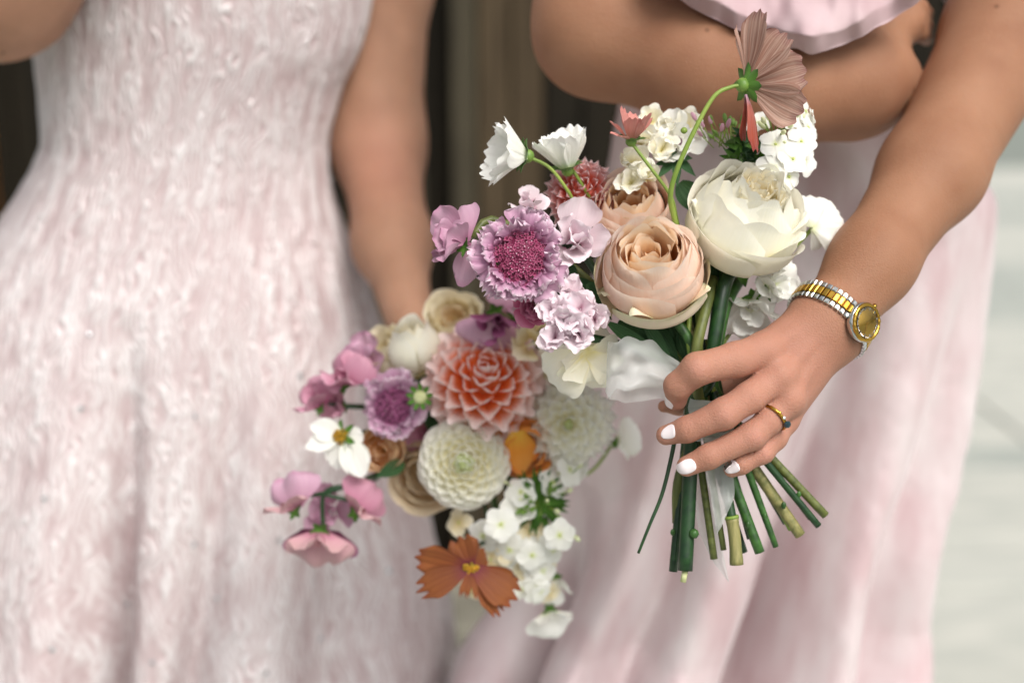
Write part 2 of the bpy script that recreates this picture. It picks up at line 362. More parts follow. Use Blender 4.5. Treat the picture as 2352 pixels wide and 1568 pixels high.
# ------------------------------------------------------------------ dresses
def solve_row(py, Y):
    s = (784 - py) * K; d = Y / (math.cos(PITCH) + s * math.sin(PITCH)); return d, CZ + d * (-math.sin(PITCH) + s * math.cos(PITCH))
def dress_surface(prof, Yc, bfun, ncol, nrow, disp, smooth=6, vis=2350):
    prof = np.array(prof, float); py = np.concatenate([np.linspace(prof[0, 0], vis, nrow), np.linspace(vis + 30, prof[-1, 0], 40)])
    xl = np.interp(py, prof[:, 0], prof[:, 1]); xr = np.interp(py, prof[:, 0], prof[:, 2])
    ker = np.exp(-.5 * (np.arange(-3 * smooth, 3 * smooth + 1) / smooth) ** 2); ker /= ker.sum()
    sm = lambda q: np.convolve(np.pad(q, 3 * smooth, mode='edge'), ker, 'valid'); xl = sm(xl); xr = sm(xr)
    dz = [solve_row(p, Yc) for p in py]; d = np.array([q[0] for q in dz]); Z = np.array([q[1] for q in dz])
    X0 = (xl - 1176) * K * d; X1 = (xr - 1176) * K * d; xc = (X0 + X1) / 2; a = (X1 - X0) / 2; kb = np.exp(-.5 * (np.arange(-90, 91) / 28.) ** 2); kb /= kb.sum(); b = np.convolve(np.pad(bfun(py, a), 90, mode='edge'), kb, 'valid')
    nf = int(ncol * .86); th = np.concatenate([np.linspace(-1.85, 1.85, nf, endpoint=False), np.linspace(1.85, 2 * math.pi - 1.85, ncol - nf, endpoint=False)])
    TH, PY = np.meshgrid(th, py); A = a[:, None]; B = b[:, None]; ZZ = np.broadcast_to(Z[:, None], TH.shape)
    ex = np.sin(TH) * A; ey = -np.cos(TH) * B; nx = np.sin(TH) / A; ny = -np.cos(TH) / B; nl = np.hypot(nx, ny); nx /= nl; ny /= nl
    PX = 1176 + (xc[:, None] + ex) / (K * np.broadcast_to(d[:, None], TH.shape))
    D, rel = disp(TH, ZZ, A, PX, PY)
    V = np.stack([xc[:, None] + ex + nx * D, Yc + ey + ny * D, ZZ], -1).reshape(-1, 3)
    return V, grid_faces(len(th), len(py), True), rel.ravel()
LP = [(-330, 60, 905), (-100, 68, 872), (0, 72, 852), (60, 80, 842), (110, 85, 828), (200, 96, 785), (320, 104, 752), (335, 104, 752), (350, 92, 752), (380, 84, 753), (450, 40, 764), (510, 0, 785), (640, -90, 838), (760, -150, 878), (1000, -240, 938), (1200, -300, 985), (1400, -350, 1038), (1568, -390, 1056), (2200, -480, 1150), (3600, -640, 1300)]
def ldisp(TH, Z, A, PX, PY):
    s = TH * (.55 * .13 + .45 * A)
    wx = s + .010 * (vnoise(s / .05, Z / .06 + 9, 2) - .5)
    def strand(lam, zl, k, amp): return (.5 + .5 * np.sin(6.283 * (wx / lam + amp * (vnoise(wx / .011 + k, Z / .016, 20 + k) - .5) + .35 * amp * (vnoise(wx / .005 + k, Z / .007, 24 + k) - .5)))) ** 1.4 * np.clip(1.7 * vnoise(wx / .0065 + 7 * k, Z / zl, 21 + k) - .25, 0, 1)
    rel = np.maximum(strand(.0058, .032, 1, 2.0), strand(.0047, .024, 2, 1.8)) * .85 + .15 * vnoise(wx / .0025, Z / .008, 5)
    patch = vnoise(s / .05 + 60, Z / .06, 6); rel = rel * (.9 + .2 * patch)
    D = .0031 * (rel - .5)
    g = np.clip((PY - 640) / 700, 0, 1.15); g2 = np.clip((PY - 850) / 600, 0, 1.2)
    wob = 62 * (vnoise(PY / 300., PY * 0, 8) - .5)
    def val(c, w, a): return -a * np.exp(-((PX + wob - c) / w) ** 2)
    cx = 382 - 30 * (1 - g)
    D = D + g * (val(cx, 27, .055) + val(cx - 50, 60, .026) + val(cx + 95, 80, .022) + val(545 + 40 * (1 - g), 34, .030) - val(655, 90, .026) - val(240, 100, .024) - val(465, 45, .014)) * (np.cos(TH) > 0) + g2 * (val(30, 24, .045) + val(800, 60, .018) - val(920, 60, .014)) * (np.cos(TH) > 0)
    bp = np.exp(-((PY - 335) / 12.) ** 2) * -.0002       # waist seam
    return D + bp, rel
def lb(py, a): return np.minimum(a * .72, .09 + (a - .12) * .55 + 0 * py)
lV, lF, lR = dress_surface(LP, 1.36, lb, 760, 560, ldisp, smooth=4, vis=1760)
RP = [(-520, 1500, 2130), (-440, 1400, 2300), (-330, 1385, 2330), (-150, 1420, 2200), (0, 1440, 2120), (60, 1440, 2075), (200, 1425, 2050), (300, 1410, 2110), (420, 1390, 2284), (480, 1385, 2288), (600, 1368, 2268), (950, 1285, 2200), (1250, 1212, 2128), (1400, 1165, 2090), (1568, 1085, 2056), (2200, 900, 2040), (3600, 700, 2200)]
def rdisp(TH, Z, A, PX, PY):
    g = np.clip((PY - 520) / 800, 0, 1.2); low = np.clip((PY - 1050) / 450, 0, 1.2)
    f = (np.cos(TH) > -.2)
    U = PX + (PY - 1300) * .30 + 40 * (vnoise(PY / 240., PX / 500., 12) - .5)      # folds lean down to the left
    D = .004 * (vnoise(PX / 120., PY / 420., 13) - .5) + .0016 * (vnoise(PX / 45. + 9, PY / 60., 14) - .5) + .0006 * (vnoise(PX / 16., PY / 22., 15) - .5)
    def fold(c, w, a): return a * np.exp(-((U - c) / w) ** 2)
    D = D + 3.3 * g * f * (fold(1720, 46, -.024) + fold(1850, 60, .012) + fold(1975, 38, -.009) + fold(2060, 40, .006) + fold(1560, 60, .008) + fold(1460, 40, -.007) + fold(1390, 40, .006) + fold(2115, 14, -.010))
    D = D + 2.2 * low * f * (fold(1265, 38, -.034) + fold(1200, 30, .010) + fold(1350, 60, .014))
    D = D + f * np.clip((PY - 1370) / 150, 0, 1) * (.016 * np.sin(np.clip((PX - 1250) / 110., -8, 12)) * np.exp(-((PX - 1520) / 420.) ** 2) + .012)
    up = np.clip((330 - PY) / 200, 0, 1)
    D = D + up * (.008 * np.sin(PX / 48. + PY / 120.) + .006 * np.sin(PX / 27. - PY / 60. + 1))
    return D, PX * 0
def rb(py, a): return np.minimum(a * .72, .085 + (a - .11) * .5 + 0 * py)
rV, rF, rR = dress_surface(RP, 1.25, rb, 420, 330, rdisp, smooth=5, vis=1760)
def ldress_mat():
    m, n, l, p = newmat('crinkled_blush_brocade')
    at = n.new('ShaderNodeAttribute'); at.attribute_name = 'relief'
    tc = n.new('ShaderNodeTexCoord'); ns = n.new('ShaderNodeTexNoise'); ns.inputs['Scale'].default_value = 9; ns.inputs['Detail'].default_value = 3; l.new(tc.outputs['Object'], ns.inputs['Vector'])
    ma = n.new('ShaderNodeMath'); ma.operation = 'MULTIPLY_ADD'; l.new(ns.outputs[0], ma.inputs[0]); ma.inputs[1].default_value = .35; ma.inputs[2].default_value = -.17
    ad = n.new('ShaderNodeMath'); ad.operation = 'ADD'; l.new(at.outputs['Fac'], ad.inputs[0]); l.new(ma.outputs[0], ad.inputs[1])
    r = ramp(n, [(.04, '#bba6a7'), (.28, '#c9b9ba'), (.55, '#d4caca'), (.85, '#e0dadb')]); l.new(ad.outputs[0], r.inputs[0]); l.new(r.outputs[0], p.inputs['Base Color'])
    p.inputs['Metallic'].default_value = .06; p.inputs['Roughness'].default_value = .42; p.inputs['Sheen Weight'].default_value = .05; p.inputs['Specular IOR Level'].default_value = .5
    return m
def rdress_mat():
    m, n, l, p = newmat('blush_satin')
    tc = n.new('ShaderNodeTexCoord'); mp = n.new('ShaderNodeMapping'); l.new(tc.outputs['Object'], mp.inputs[0]); mp.inputs['Scale'].default_value = (1, 1, .35)
    ns = n.new('ShaderNodeTexNoise'); ns.inputs['Scale'].default_value = 26; ns.inputs['Detail'].default_value = 4; l.new(mp.outputs[0], ns.inputs['Vector'])
    r = ramp(n, [(.34, '#cdb2b5'), (.52, '#d8c6c8'), (.68, '#ded2d3')]); l.new(ns.outputs[0], r.inputs[0]); l.new(r.outputs[0], p.inputs['Base Color'])
    p.inputs['Metallic'].default_value = .12; p.inputs['Roughness'].default_value = .36; p.inputs['Sheen Weight'].default_value = .25; p.inputs['Specular IOR Level'].default_value = .6
    bp = n.new('ShaderNodeBump'); bp.inputs['Strength'].default_value = .15; bp.inputs['Distance'].default_value = .004; l.new(ns.outputs[0], bp.inputs['Height']); l.new(bp.outputs[0], p.inputs['Normal'])
    return m
pl = empty('person', (-.28, 1.36, 0), 'woman in a crinkled pale pink sleeveless dress with her arm hanging straight down', 'person')
pr = empty('person', (.22, 1.25, 0), 'woman in a smooth blush satin dress wearing a watch and holding the front bouquet', 'person')
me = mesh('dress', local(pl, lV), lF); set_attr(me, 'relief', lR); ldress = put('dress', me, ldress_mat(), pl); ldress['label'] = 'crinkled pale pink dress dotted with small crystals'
rdress = put('dress', mesh('dress', local(pr, rV), rF), rdress_mat(), pr); rdress['label'] = 'smooth blush pink satin dress with soft folds'
# draped blouse front and cap sleeve of the satin dress
bx = np.linspace(1500, 2150, 90); by = np.interp(bx, [1500, 1560, 1640, 1720, 1800, 1870, 1930, 2000, 2060, 2110, 2150], [-60, -5, 40, 78, 104, 122, 108, 66, 34, 4, -40])
ker = np.hanning(9); ker /= ker.sum(); by = np.convolve(np.pad(by, 4, mode='edge'), ker, 'valid'); bV = []
for t in np.linspace(0, 1, 36):
    for x_, yb in zip(bx, by):
        a_ = t / .22
        if t < .22: yy = yb - 16 - 20 * math.cos(math.pi * (1 - a_)) * 1.0; dd = .990 - .014 * .5 * (1 - math.cos(math.pi * a_))
        else: q_ = (t - .22) / .78; yy = yb - 36 - q_ * 330; dd = .976 + .13 * q_ ** 1.3
        dd += (.008 * math.sin(x_ / 52. + yy / 110.) + .004 * math.sin(x_ / 23. - yy / 90. + 1)) * min(1, t * 3 + .4) - .012 * math.exp(-((x_ - 1880) / 60.) ** 2)
        yy += 10 * (vnoise(np.array([x_ / 30.]), np.array([yy / 60.]), 33)[0] - .5); dd += .007 * (vnoise(np.array([x_ / 26.]), np.array([yy / 70.]), 34)[0] - .5)
        bV.append(cc(x_, yy, dd))
bl_ = put('blouse_front', mesh('blouse_front', local(pr, c2w(bV)), grid_faces(90, 36)), plain_mat('blush_satin_dimmed', '#b3979b', .6, col2='#c6afb2', scale=14, bump=.3, spec=.3), pr)  # same cloth as the dress, coloured darker to stand in for less light
v, f, u = tube(local(pr, c2w([cc(2470, -470, 1.23), cc(2400, -250, 1.17), cc(2352, -90, 1.14), cc(2335, -35, 1.125)])), [.062, .060, .060, .061], 28, False); put('sleeve', mesh('sleeve', v, f), rdress.data.materials[0], pr)
# crystals sewn on the crinkled dress
bvh = BVHTree.FromPolygons([Vector(v) for v in lV], lF.tolist())
cv, cf, cu = ball((0, 0, 0), 1, 8, 5, (1, 1, .6)); crm = mesh('crystal', cv, cf, smooth=False)
crystm = plain_mat('crystal_glass', '#cfd3d6', .08, metal=.9)
for px, py in [(205, 768), (187, 938), (447, 955), (103, 1145), (445, 1250), (893, 1310), (640, 1240), (290, 1385), (500, 1372), (690, 862), (350, 1520), (735, 1465), (120, 1490), (610, 1545)]:
    dr = Vector(W(px, py, 1)) - Vector(CO); h = bvh.ray_cast(Vector(CO), dr.normalized())
    if h[0]:
        q = h[1] if h[1].dot(dr) < 0 else -h[1]
        M = Matrix.Translation(h[0] + q * .0008) @ q.to_track_quat('Z', 'Y').to_matrix().to_4x4() @ Matrix.Scale(.0027, 4)
        o = put('crystal', crm, crystm, ldress, pl.matrix_world.inverted() @ M)

# ------------------------------------------------------------------ skin
skinR = skin_mat('tan_skin', '#a1765c', '#c48d7d', '#8c6149'); skinL = skin_mat('fair_skin', '#b0876f', '#b67c69', '#96705a')
V, F = surface_nets(right_sdf, (-.02, -.12, -1.40), (.62, .56, -.86), .00125)
wv = c2w(V); me = mesh('body', local(pr, wv), F)
kn = [FING[f][0][0] for f in FING] + [FING[f][2][0] for f in FING] + [FING[f][4][0] for f in FING]
bl = .52 * np.exp(-(np.linalg.norm(V - cc(1720, 920, .905), axis=1) / .075) ** 4)
for q, r, a in [(c, .010, .75) for c in kn[:4]] + [(c, .010, .8) for c in kn[4:8]] + [(c, .010, .7) for c in kn[8:]]: bl = np.maximum(bl, a * np.exp(-(np.linalg.norm(V - q - [0, 0, .006], axis=1) / r) ** 2))
set_attr(me, 'blush', bl); body_r = put('body', me, skinR, pr)
LHA = [J(905, -420, 1.38, 120), J(880, -60, 1.39, 108), J(868, 330, 1.385, 98), J(902, 560, 1.32, 79), J(940, 735, 1.24, 54)]
LHF = [[J(965, 800, 1.2, 48), J(1010, 880, 1.15, 46)]] + [[J(990 + 12 * i, 850 + 28 * i, 1.14, 22), J(1050 + 10 * i, 860 + 28 * i, 1.125, 19), J(1090, 880 + 26 * i, 1.14, 17), J(1080, 890 + 26 * i, 1.165, 14)] for i in range(4)] + [[J(985, 850, 1.17, 24), J(1050, 850, 1.18, 19), J(1095, 870, 1.175, 15)]]
LRA = [J(70, -480, 1.33, 140), J(-25, -72, 1.17, 186), J(330, -430, 1.13, 88), J(420, -520, 1.12, 70)]
def left_sdf(p):
    d = chain(p, LHA, .03)
    d = smin(d, chain(p, LHF[0], .01), .03); g = None
    for f in LHF[1:]: e = chain(p, f, .004); g = e if g is None else smin(g, e, .001)
    d = smin(d, g, .008)
    d = np.minimum(d, chain(p, LRA, .04))
    t = chain(p, [J(480, -560, 1.42, 120), J(470, -420, 1.42, 170), J(440, 330, 1.40, 170), J(440, 700, 1.40, 200)], .06)
    s = chain(p, [J(70, -480, 1.36, 130), J(480, -480, 1.42, 150), J(905, -420, 1.40, 120)], .05)
    return smin(d, smin(t, s, .05), .012)
V, F = surface_nets(left_sdf, (-.75, -.14, -1.62), (.02, .62, -1.02), .003)
me = mesh('body', local(pl, c2w(V)), F)
el = cc(862, 340, 1.30); set_attr(me, 'blush', .6 * np.exp(-(np.linalg.norm(V - el, axis=1) / .05) ** 2)); put('body', me, skinL, pl)

# nails, watch, ring
nailm = plain_mat('white_nail_polish', '#efe4e6', .14, spec=.6)
def nail(c, axis, n, la, wb, lift=.0005):
    c = np.array(c); axis = np.array(axis, float); n = np.array(n, float); n /= np.linalg.norm(n); axis -= n * axis.dot(n); axis /= np.linalg.norm(axis); s = np.cross(axis, n)
    V, N = [], 15
    for j in range(N):
        for i in range(N):
            a = 2 * i / (N - 1) - 1; b = 2 * j / (N - 1) - 1
            x = a * math.sqrt(1 - .5 * b * b) * (1 - .08 * b); y2 = b * math.sqrt(1 - .5 * a * a)
            o = c + axis * y2 * la + s * x * wb + n * .014
            q = trace(right_sdf, o, -n); q = o - n * .014 if q is None else q
            e = max(abs(a), abs(b)); V.append(q + n * (lift - .0009 * max(0, (e - .7) / .3) ** 3) + axis * (.0006 if b > .9 else 0))
    put('fingernail', mesh('fingernail', local(pr, c2w(V)), grid_faces(N, N)[:, ::-1]), nailm, pr)
ax = lambda f: FING[f][4][0] - FING[f][3][0]
nail(cc(1522, 1002, .885), ax('middle'), (-.72, -.38, .6), .0052, .0042)
nail(cc(1576, 1075, .885), ax('ring'), (-.25, -.30, .92), .0068, .0047)
nail(cc(1683, 1081, .89), ax('little'), (-.1, -.35, .93), .0050, .0039)
nail(cc(1532, 924, .897), ax('index') + np.array([0, -.004, 0]), (-1, -.25, -.05), .0046, .0042)
gold = plain_mat('yellow_gold', '#c9a24a', .2, metal=1, col2='#b98f3a', scale=300, lo=.3, hi=.7); steel = plain_mat('polished_steel', '#c4c6c4', .14, metal=1)
dialm = plain_mat('champagne_dial', '#b9953f', .22, metal=.9); glass, gn, gl, gp = newmat('watch_glass')
gp.inputs['Base Color'].default_value = (1, 1, 1, 1); gp.inputs['Roughness'].default_value = .02; gp.inputs['Transmission Weight'].default_value = 1; gp.inputs['IOR'].default_value = 1.4
wc = cc(1908, 737, .929); fa = LARM[3][0] - LARM[4][0]; fa /= np.linalg.norm(fa)
e2 = np.array([0, 0, 1.]) - fa * fa[2]; e2 /= np.linalg.norm(e2); e1 = np.cross(fa, e2); e1 *= np.sign(e1[0])
watch = empty('wristwatch', c2w(wc), 'gold and steel bracelet watch with champagne dial on the wrist above the bouquet', 'watch')
def ring_pt(phi, c, sdf=right_sdf, far=.04):
    dn = math.cos(phi) * e1 + math.sin(phi) * e2
    q = trace(sdf, c + dn * far, -dn, far); return q if q is not None else c + dn * .024
def cube_bev(sx, sy, sz, b):
    V, F, U = box(-sx, sx, -sy, sy, -sz, sz, b); return V, F, U
lm_s = mesh('link_side', *cube_bev(.0015, .0018, .0010, .0006)[:2], smooth=False); lm_c = mesh('link_centre', *cube_bev(.0016, .0030, .0011, .0005)[:2], smooth=False)
FPHI = rad(62); NL = 30
def frame_at(phi, off):
    q = ring_pt(phi, wc); q2 = ring_pt(phi + .03, wc); t = q2 - q; t /= np.linalg.norm(t); n = np.cross(t, fa); n /= np.linalg.norm(n)
    if n.dot(q - wc) < 0: n = -n
    return q + n * off, t, n
def put_cam(name, me, mat, root, pos, x, yv, z):
    M = Matrix.Identity(4); A = np.stack([CM @ x, CM @ yv, CM @ z], 1); p = c2w(pos)
    for i in range(3):
        for j in range(3): M[i][j] = A[i, j]
        M[i][3] = p[i]
    return put(name, me, mat, root, root.matrix_world.inverted() @ M)
ph = FPHI + rad(27)
while ph < FPHI + rad(334):
    q, t, n = frame_at(ph, .0016)
    lk = put_cam('link', lm_c, gold, watch, q, t, fa, n)
    for s in (-1, 1):
        o = put('outer_link', lm_s, steel, lk, tr(0, s * .0052, -.0001))
    nx = q
    r = np.linalg.norm(q - wc); ph += .0037 / r
q, t, n = frame_at(FPHI, .003)
def disc(r, z0, z1, ntop, bev):
    n = 40; rings = [(r * .9, z0), (r, z0 + bev), (r, z1 - bev), (r - bev, z1), (.0001, z1)]
    V = [(a * math.cos(2 * math.pi * k / n), a * math.sin(2 * math.pi * k / n), z) for a, z in rings for k in range(n)]
    return np.array(V), grid_faces(n, len(rings), True)
case = put_cam('case', mesh('case', *disc(.0130, -.003, .0022, 0, .0008)), steel, watch, q, t, fa, n)
v, f, u = tube([( .0112 * math.cos(a), .0112 * math.sin(a), .0026) for a in np.linspace(0, 2 * math.pi, 73)], .0014 * (1 + .10 * np.sign(np.sin(np.arange(73) * math.pi))), 8, False); put('bezel', mesh('bezel', v, f), gold, case)
put('dial', mesh('dial', *disc(.0103, .0021, .0026, 0, .0002)), dialm, case)
gv, gf, gu = ball((0, 0, 0), 1, 24, 9); gv = gv[gv[:, 2] >= -1] * np.array([.0101, .0101, .0014]) + np.array([0, 0, .0034]); put('crystal_glass', mesh('crystal_glass', gv, gf), glass, case)
for i in range(12):
    v, f, u = box(-.00035, .00035, .0078, .0094, .0026, .0029); put('hour_marker', mesh('hour_marker', v, f, smooth=False), steel, case, rot('Z', i * math.pi / 6))
for a, L in ((1.1, .0055), (2.7, .0075)):
    v, f, u = box(-.0003, .0003, 0, L, .0027, .0029); M = rot('Z', a); put('hand', mesh('hand', v, f), gold, case, M)
v, f, u = tube([(.0128, 0, 0), (.0154, 0, 0)], .0016, 12); put('crown', mesh('crown', v, f), gold, case, rot('Z', rad(90)))
rc = cc(1776, 958, .895); rax = FING['ring'][2][0] - FING['ring'][0][0]; rax /= np.linalg.norm(rax)
ring = empty('finger_ring', c2w(rc), 'thin gold ring with a dark blue green stone on the ring finger', 'ring')
E2 = np.array([.25, .1, 1.]) - rax * np.dot([.25, .1, 1.], rax); E2 /= np.linalg.norm(E2); E1 = np.cross(rax, E2)
def rp(phi, off):
    dn = math.cos(phi) * E1 + math.sin(phi) * E2; r0 = FING['ring'][1][1]; return rc + dn * (r0 + off), dn
v, f, u = tube([local(ring, c2w(rp(a, .0010)[0])) for a in np.linspace(0, 2 * math.pi, 49)], .0011, 8, False); put('band', mesh('band', v, f), gold, ring)
if E1[0] < 0: sgn = -1
else: sgn = 1
for a, rr, m_, nm in ((rad(90) - sgn * rad(42), .0026, plain_mat('teal_gem', '#0f2f38', .05, spec=.9), 'gemstone'), (rad(90) - sgn * rad(12), .0012, plain_mat('pale_gem', '#d8dcd8', .05, metal=.6), 'accent_stone'), (rad(90) + sgn * rad(10), .0011, None, 'accent_stone')):
    p_, dn = rp(a, .0026); v, f, u = ball((0, 0, 0), 1, 8, 5, (1, 1, .7)); me = mesh(nm, v * rr, f, smooth=False)
    put_cam(nm, me, m_ or gold, ring, p_, E1, rax, dn)

# ------------------------------------------------------------------ flower builders
def petal(L, Wd, nu=7, nv=7, base=.25, tipw=.55, m=.6, rnd=.3, cup=.25, b0=0., b1=.3, curl=0., ruf=0., rf=4, teeth=0, nt=3, rib=0, nr=7, edge=0., seed=0):
    """petal from the origin along +Y, width along X, inner face +Z"""
    R = np.random.RandomState(seed); ph = R.rand(4) * 6.28
    u = np.linspace(-1, 1, nu); v = np.linspace(0, 1, nv); U, Vv = np.meshgrid(u, v)
    w = np.where(Vv < m, base + (1 - base) * np.sin(np.clip(Vv / m, 0, 1) * math.pi / 2) ** 1.2, tipw + (1 - tipw) * np.sqrt(np.clip(1 - ((Vv - m) / (1 - m)) ** 2, 0, 1)))
    S = Vv * (1 - rnd * np.abs(U) ** 2.4 * Vv)
    if teeth: S = S * (1 - teeth * Vv ** 3 * (.5 - .5 * np.cos(U * nt * math.pi + math.pi * (nt % 2 == 0))) * (.6 + .8 * vnoise(U * 2 + 9, Vv, seed % 20)))
    ang = b0 + b1 * Vv + curl * np.clip((Vv - .6) / .4, 0, 1) ** 2; dv = 1 / (nv - 1)
    cy = np.cumsum(np.cos(ang), 0) * dv; cz = np.cumsum(np.sin(ang), 0) * dv; cy -= cy[0]; cz -= cz[0]
    sc = S / np.maximum(Vv, 1e-6); Y = L * cy * sc; Z = L * cz * sc
    X = Wd * w * U
    Z = Z + cup * Wd * w * U * U
    if ruf: Z = Z + ruf * Wd * Vv ** 1.3 * (np.sin(rf * U * 1.6 + ph[0] + 2 * Vv) * .6 + .5 * np.sin(rf * 2.3 * U + ph[1])) * (.25 + .75 * np.abs(U) ** .7)
    if edge: Z = Z + edge * Wd * np.clip((Vv - .55) / .45, 0, 1) ** 1.5 * np.sin(rf * 3.1 * U + ph[2]); Y = Y + edge * .5 * Wd * np.clip((Vv - .6) / .4, 0, 1) * np.sin(rf * 4.3 * U + ph[3])
    if rib: Z = Z + rib * Wd * np.cos(U * nr * math.pi) * np.sin(np.clip(Vv, 0, 1) * 2.6)
    return np.stack([X, Y, Z], -1).reshape(-1, 3), grid_faces(nu, nv), np.stack([U * .5 + .5, Vv], -1).reshape(-1, 2)
def pm(**k): v, f, u = petal(**k); return mesh('petal', v, f, u)
def cup_petal(R, z0, z1, span, close, curl, wav, seed, nu=13, nv=13, rnd=.3, lean=0):
    """petal of a cupped bloom, wrapped round the flower's axis (+Z), facing azimuth 0 (+X)"""
    Q = np.random.RandomState(seed); ph = Q.rand(5) * 6.28
    U, T = np.meshgrid(np.linspace(-1, 1, nu), np.linspace(0, 1, nv)); te = T * (1 - rnd * np.abs(U) ** 2.6 * T) * (1 + .04 * np.sin(4 * U + ph[3]) * T + .07 * T ** 2 * (vnoise(U * 3.2 + seed % 97, T * 0, 40) - .5))
    bell = np.sin(math.pi / 2 * np.clip(te / .58, 0, 1)) ** .75; q = np.clip((te - .58) / .42, 0, 1); bell = bell * (1 - (1 - close) * q * q * (3 - 2 * q))
    lip = np.clip((te - .80) / .2, 0, 1) ** 1.6
    r = R * (bell + curl * lip) * (1 + .05 * U) + R * wav * (np.sin(2.6 * U + ph[0]) * .6 + np.sin(5.3 * U + ph[1]) * .35) * T ** 1.5
    z = z0 + (z1 - z0) * te ** 1.1 - abs(curl) * R * .35 * lip + R * wav * .8 * np.sin(4.1 * U + ph[2]) * T ** 2 + lean * U * T * R
    a = U * span * (.35 + .65 * np.clip(T * 1.8, 0, 1) ** .6)
    return np.stack([r * np.cos(a), r * np.sin(a), z], -1).reshape(-1, 3), grid_faces(nu, nv)[:, ::-1], np.stack([U * .5 + .5, T], -1).reshape(-1, 2)
greens = dict(stem=plain_mat('green_stem', '#3f6a2c', .42, col2='#27481d', scale=40, stretch=(6, 6, .6), bump=.15), dark=plain_mat('dark_green_stem', '#22451f', .38, col2='#123018', scale=30, stretch=(6, 6, .6), bump=.15),
    olive=plain_mat('olive_stem', '#6a7238', .5, col2='#4b5426', scale=40, stretch=(6, 6, .6), bump=.2), tan=plain_mat('tan_stem', '#98905c', .55, col2='#6f7040', scale=50, stretch=(6, 6, .5), bump=.25),
    light=plain_mat('light_green_stem', '#8ea24a', .45, col2='#6f8a34', scale=40), pith=plain_mat('pale_pith', '#d3d5a4', .7, col2='#b9bf83', scale=200), calyx=petal_mat('calyx_green', [(0, '#5f8a35'), (.7, '#4f7a2b'), (1, '#345a20')], .2, bump=.3),
    leaf=petal_mat('dark_leaf', [(0, '#31552f'), (1, '#244526')], .15, vein=.5, vcol='#547a4c', bump=.4), bud=plain_mat('green_bud', '#7d9c46', .5, col2='#5a7d30', scale=200))
BQ = 'flowers in the front bouquet'; BQ2 = 'flowers in the rear bouquet'
def flower(name, label, cat, px, py, d, face, roll=0, group=BQ):
    return empty(name, W(px, py, d), label, cat, group, face_rot(face, roll))
def stem(root, pts, r, mat='stem', n=28, name='stem', r1=None):
    """stem through picture/depth points, radius in picture units"""
    pts = list(pts); h = [i for i, q in enumerate(pts) if q[1] == 930]
    if h:       # below the hand the stems run straight to their cut ends
        i = h[0]; a, b = np.array(pts[i], float), np.array(pts[-1], float); pts = pts[:i + 1] + [tuple(a + (b - a) * t) for t in (.33, .66, 1)]
    P = spline([W(*p) for p in pts], n); k = K * pts[0][2]
    v, f, u = tube(local(root, P), np.linspace(r * k, (r1 or r) * k, n), 10); return put(name, mesh(name, v, f, u), greens[mat], root)
def u2m(px, d): return px * K * d
def petal_dir(root, bpt, off, nrm, Wd, mat, name='petal', **k):
    """petal from a picture/depth point towards an offset (picture units), inner face along nrm (camera axes)"""
    d = bpt[2]; o = np.array(off, float) * K * d; L = np.linalg.norm(o); y = Vector(CM @ (o / L)); z = Vector(CM @ np.array(nrm, float)); z = (z - y * z.dot(y)).normalized(); x = y.cross(z)
    M = Matrix((x, y, z)).transposed().to_4x4(); M.translation = Vector(W(*bpt)); kw = dict(nu=17, nv=11, base=.22, tipw=.8, m=.75, rnd=.12, cup=.15, b0=0, b1=-.2, ruf=.12, rf=3, teeth=.12, nt=3, rib=.04, nr=6, edge=.04); kw.update(k)
    return put(name, pm(L=L, Wd=Wd * K * d * .5, **kw), mat, root, root.matrix_world.inverted() @ M)
def calyx(root, r, n=6, L=1.1, el=-20, z=0, mat='calyx'):
    me = pm(L=r * L, Wd=r * .38, nu=5, nv=5, tipw=.05, rnd=0, cup=.3, b1=-.3, m=.35, seed=3)
    for i in range(n): put('sepal', me, greens[mat], root, rot('Z', 6.283 * i / n + .2) @ tr(0, r * .35, z) @ rot('X', rad(el)))
    v, f, u = ball((0, 0, z - r * .1), r * .55, 12, 8, (1, 1, .9)); put('receptacle', mesh('receptacle', v, f), greens['bud'], root)
def rose(root, R, mats, layers, seed=0, H=1.0, nsub=(15, 14), irr=1.0):
    """layers: (radius, top, span deg, count, close, curl, material index)"""
    Q = np.random.RandomState(seed); a0 = Q.rand() * 6
    for li, (r, top, sp, cnt, close, curl, mi) in enumerate(layers):
        for i in range(cnt):
            v, f, u = cup_petal(R * r * Q.uniform(.97, 1.03), -R * H * (.42 + .5 * r), R * top * Q.uniform(.94, 1.05), rad(sp) * Q.uniform(.9, 1.15), close * Q.uniform(.94, 1.06), curl * Q.uniform(.4, 1.5), .03 if r > .75 else .075, int(Q.randint(1e6)), *(nsub if r > .4 else (9, 10)), rnd=(.2 + .1 * Q.rand()) if r > .8 else (.07 + .06 * Q.rand()), lean=Q.uniform(-.06, .06))
            g = irr * (1.0 if r < .75 else .35); put('petal', mesh('petal', v, f, u), mats[mi], root, tr(R * g * Q.uniform(-.06, .06), R * g * Q.uniform(-.06, .06), R * g * Q.uniform(-.05, .05)) @ rot('Z', a0 + 6.283 * (i + Q.uniform(-.2, .2)) / cnt) @ rot('Y', g * Q.uniform(-.14, .14)) @ rot('X', g * Q.uniform(-.12, .12)))
        a0 += 2.4
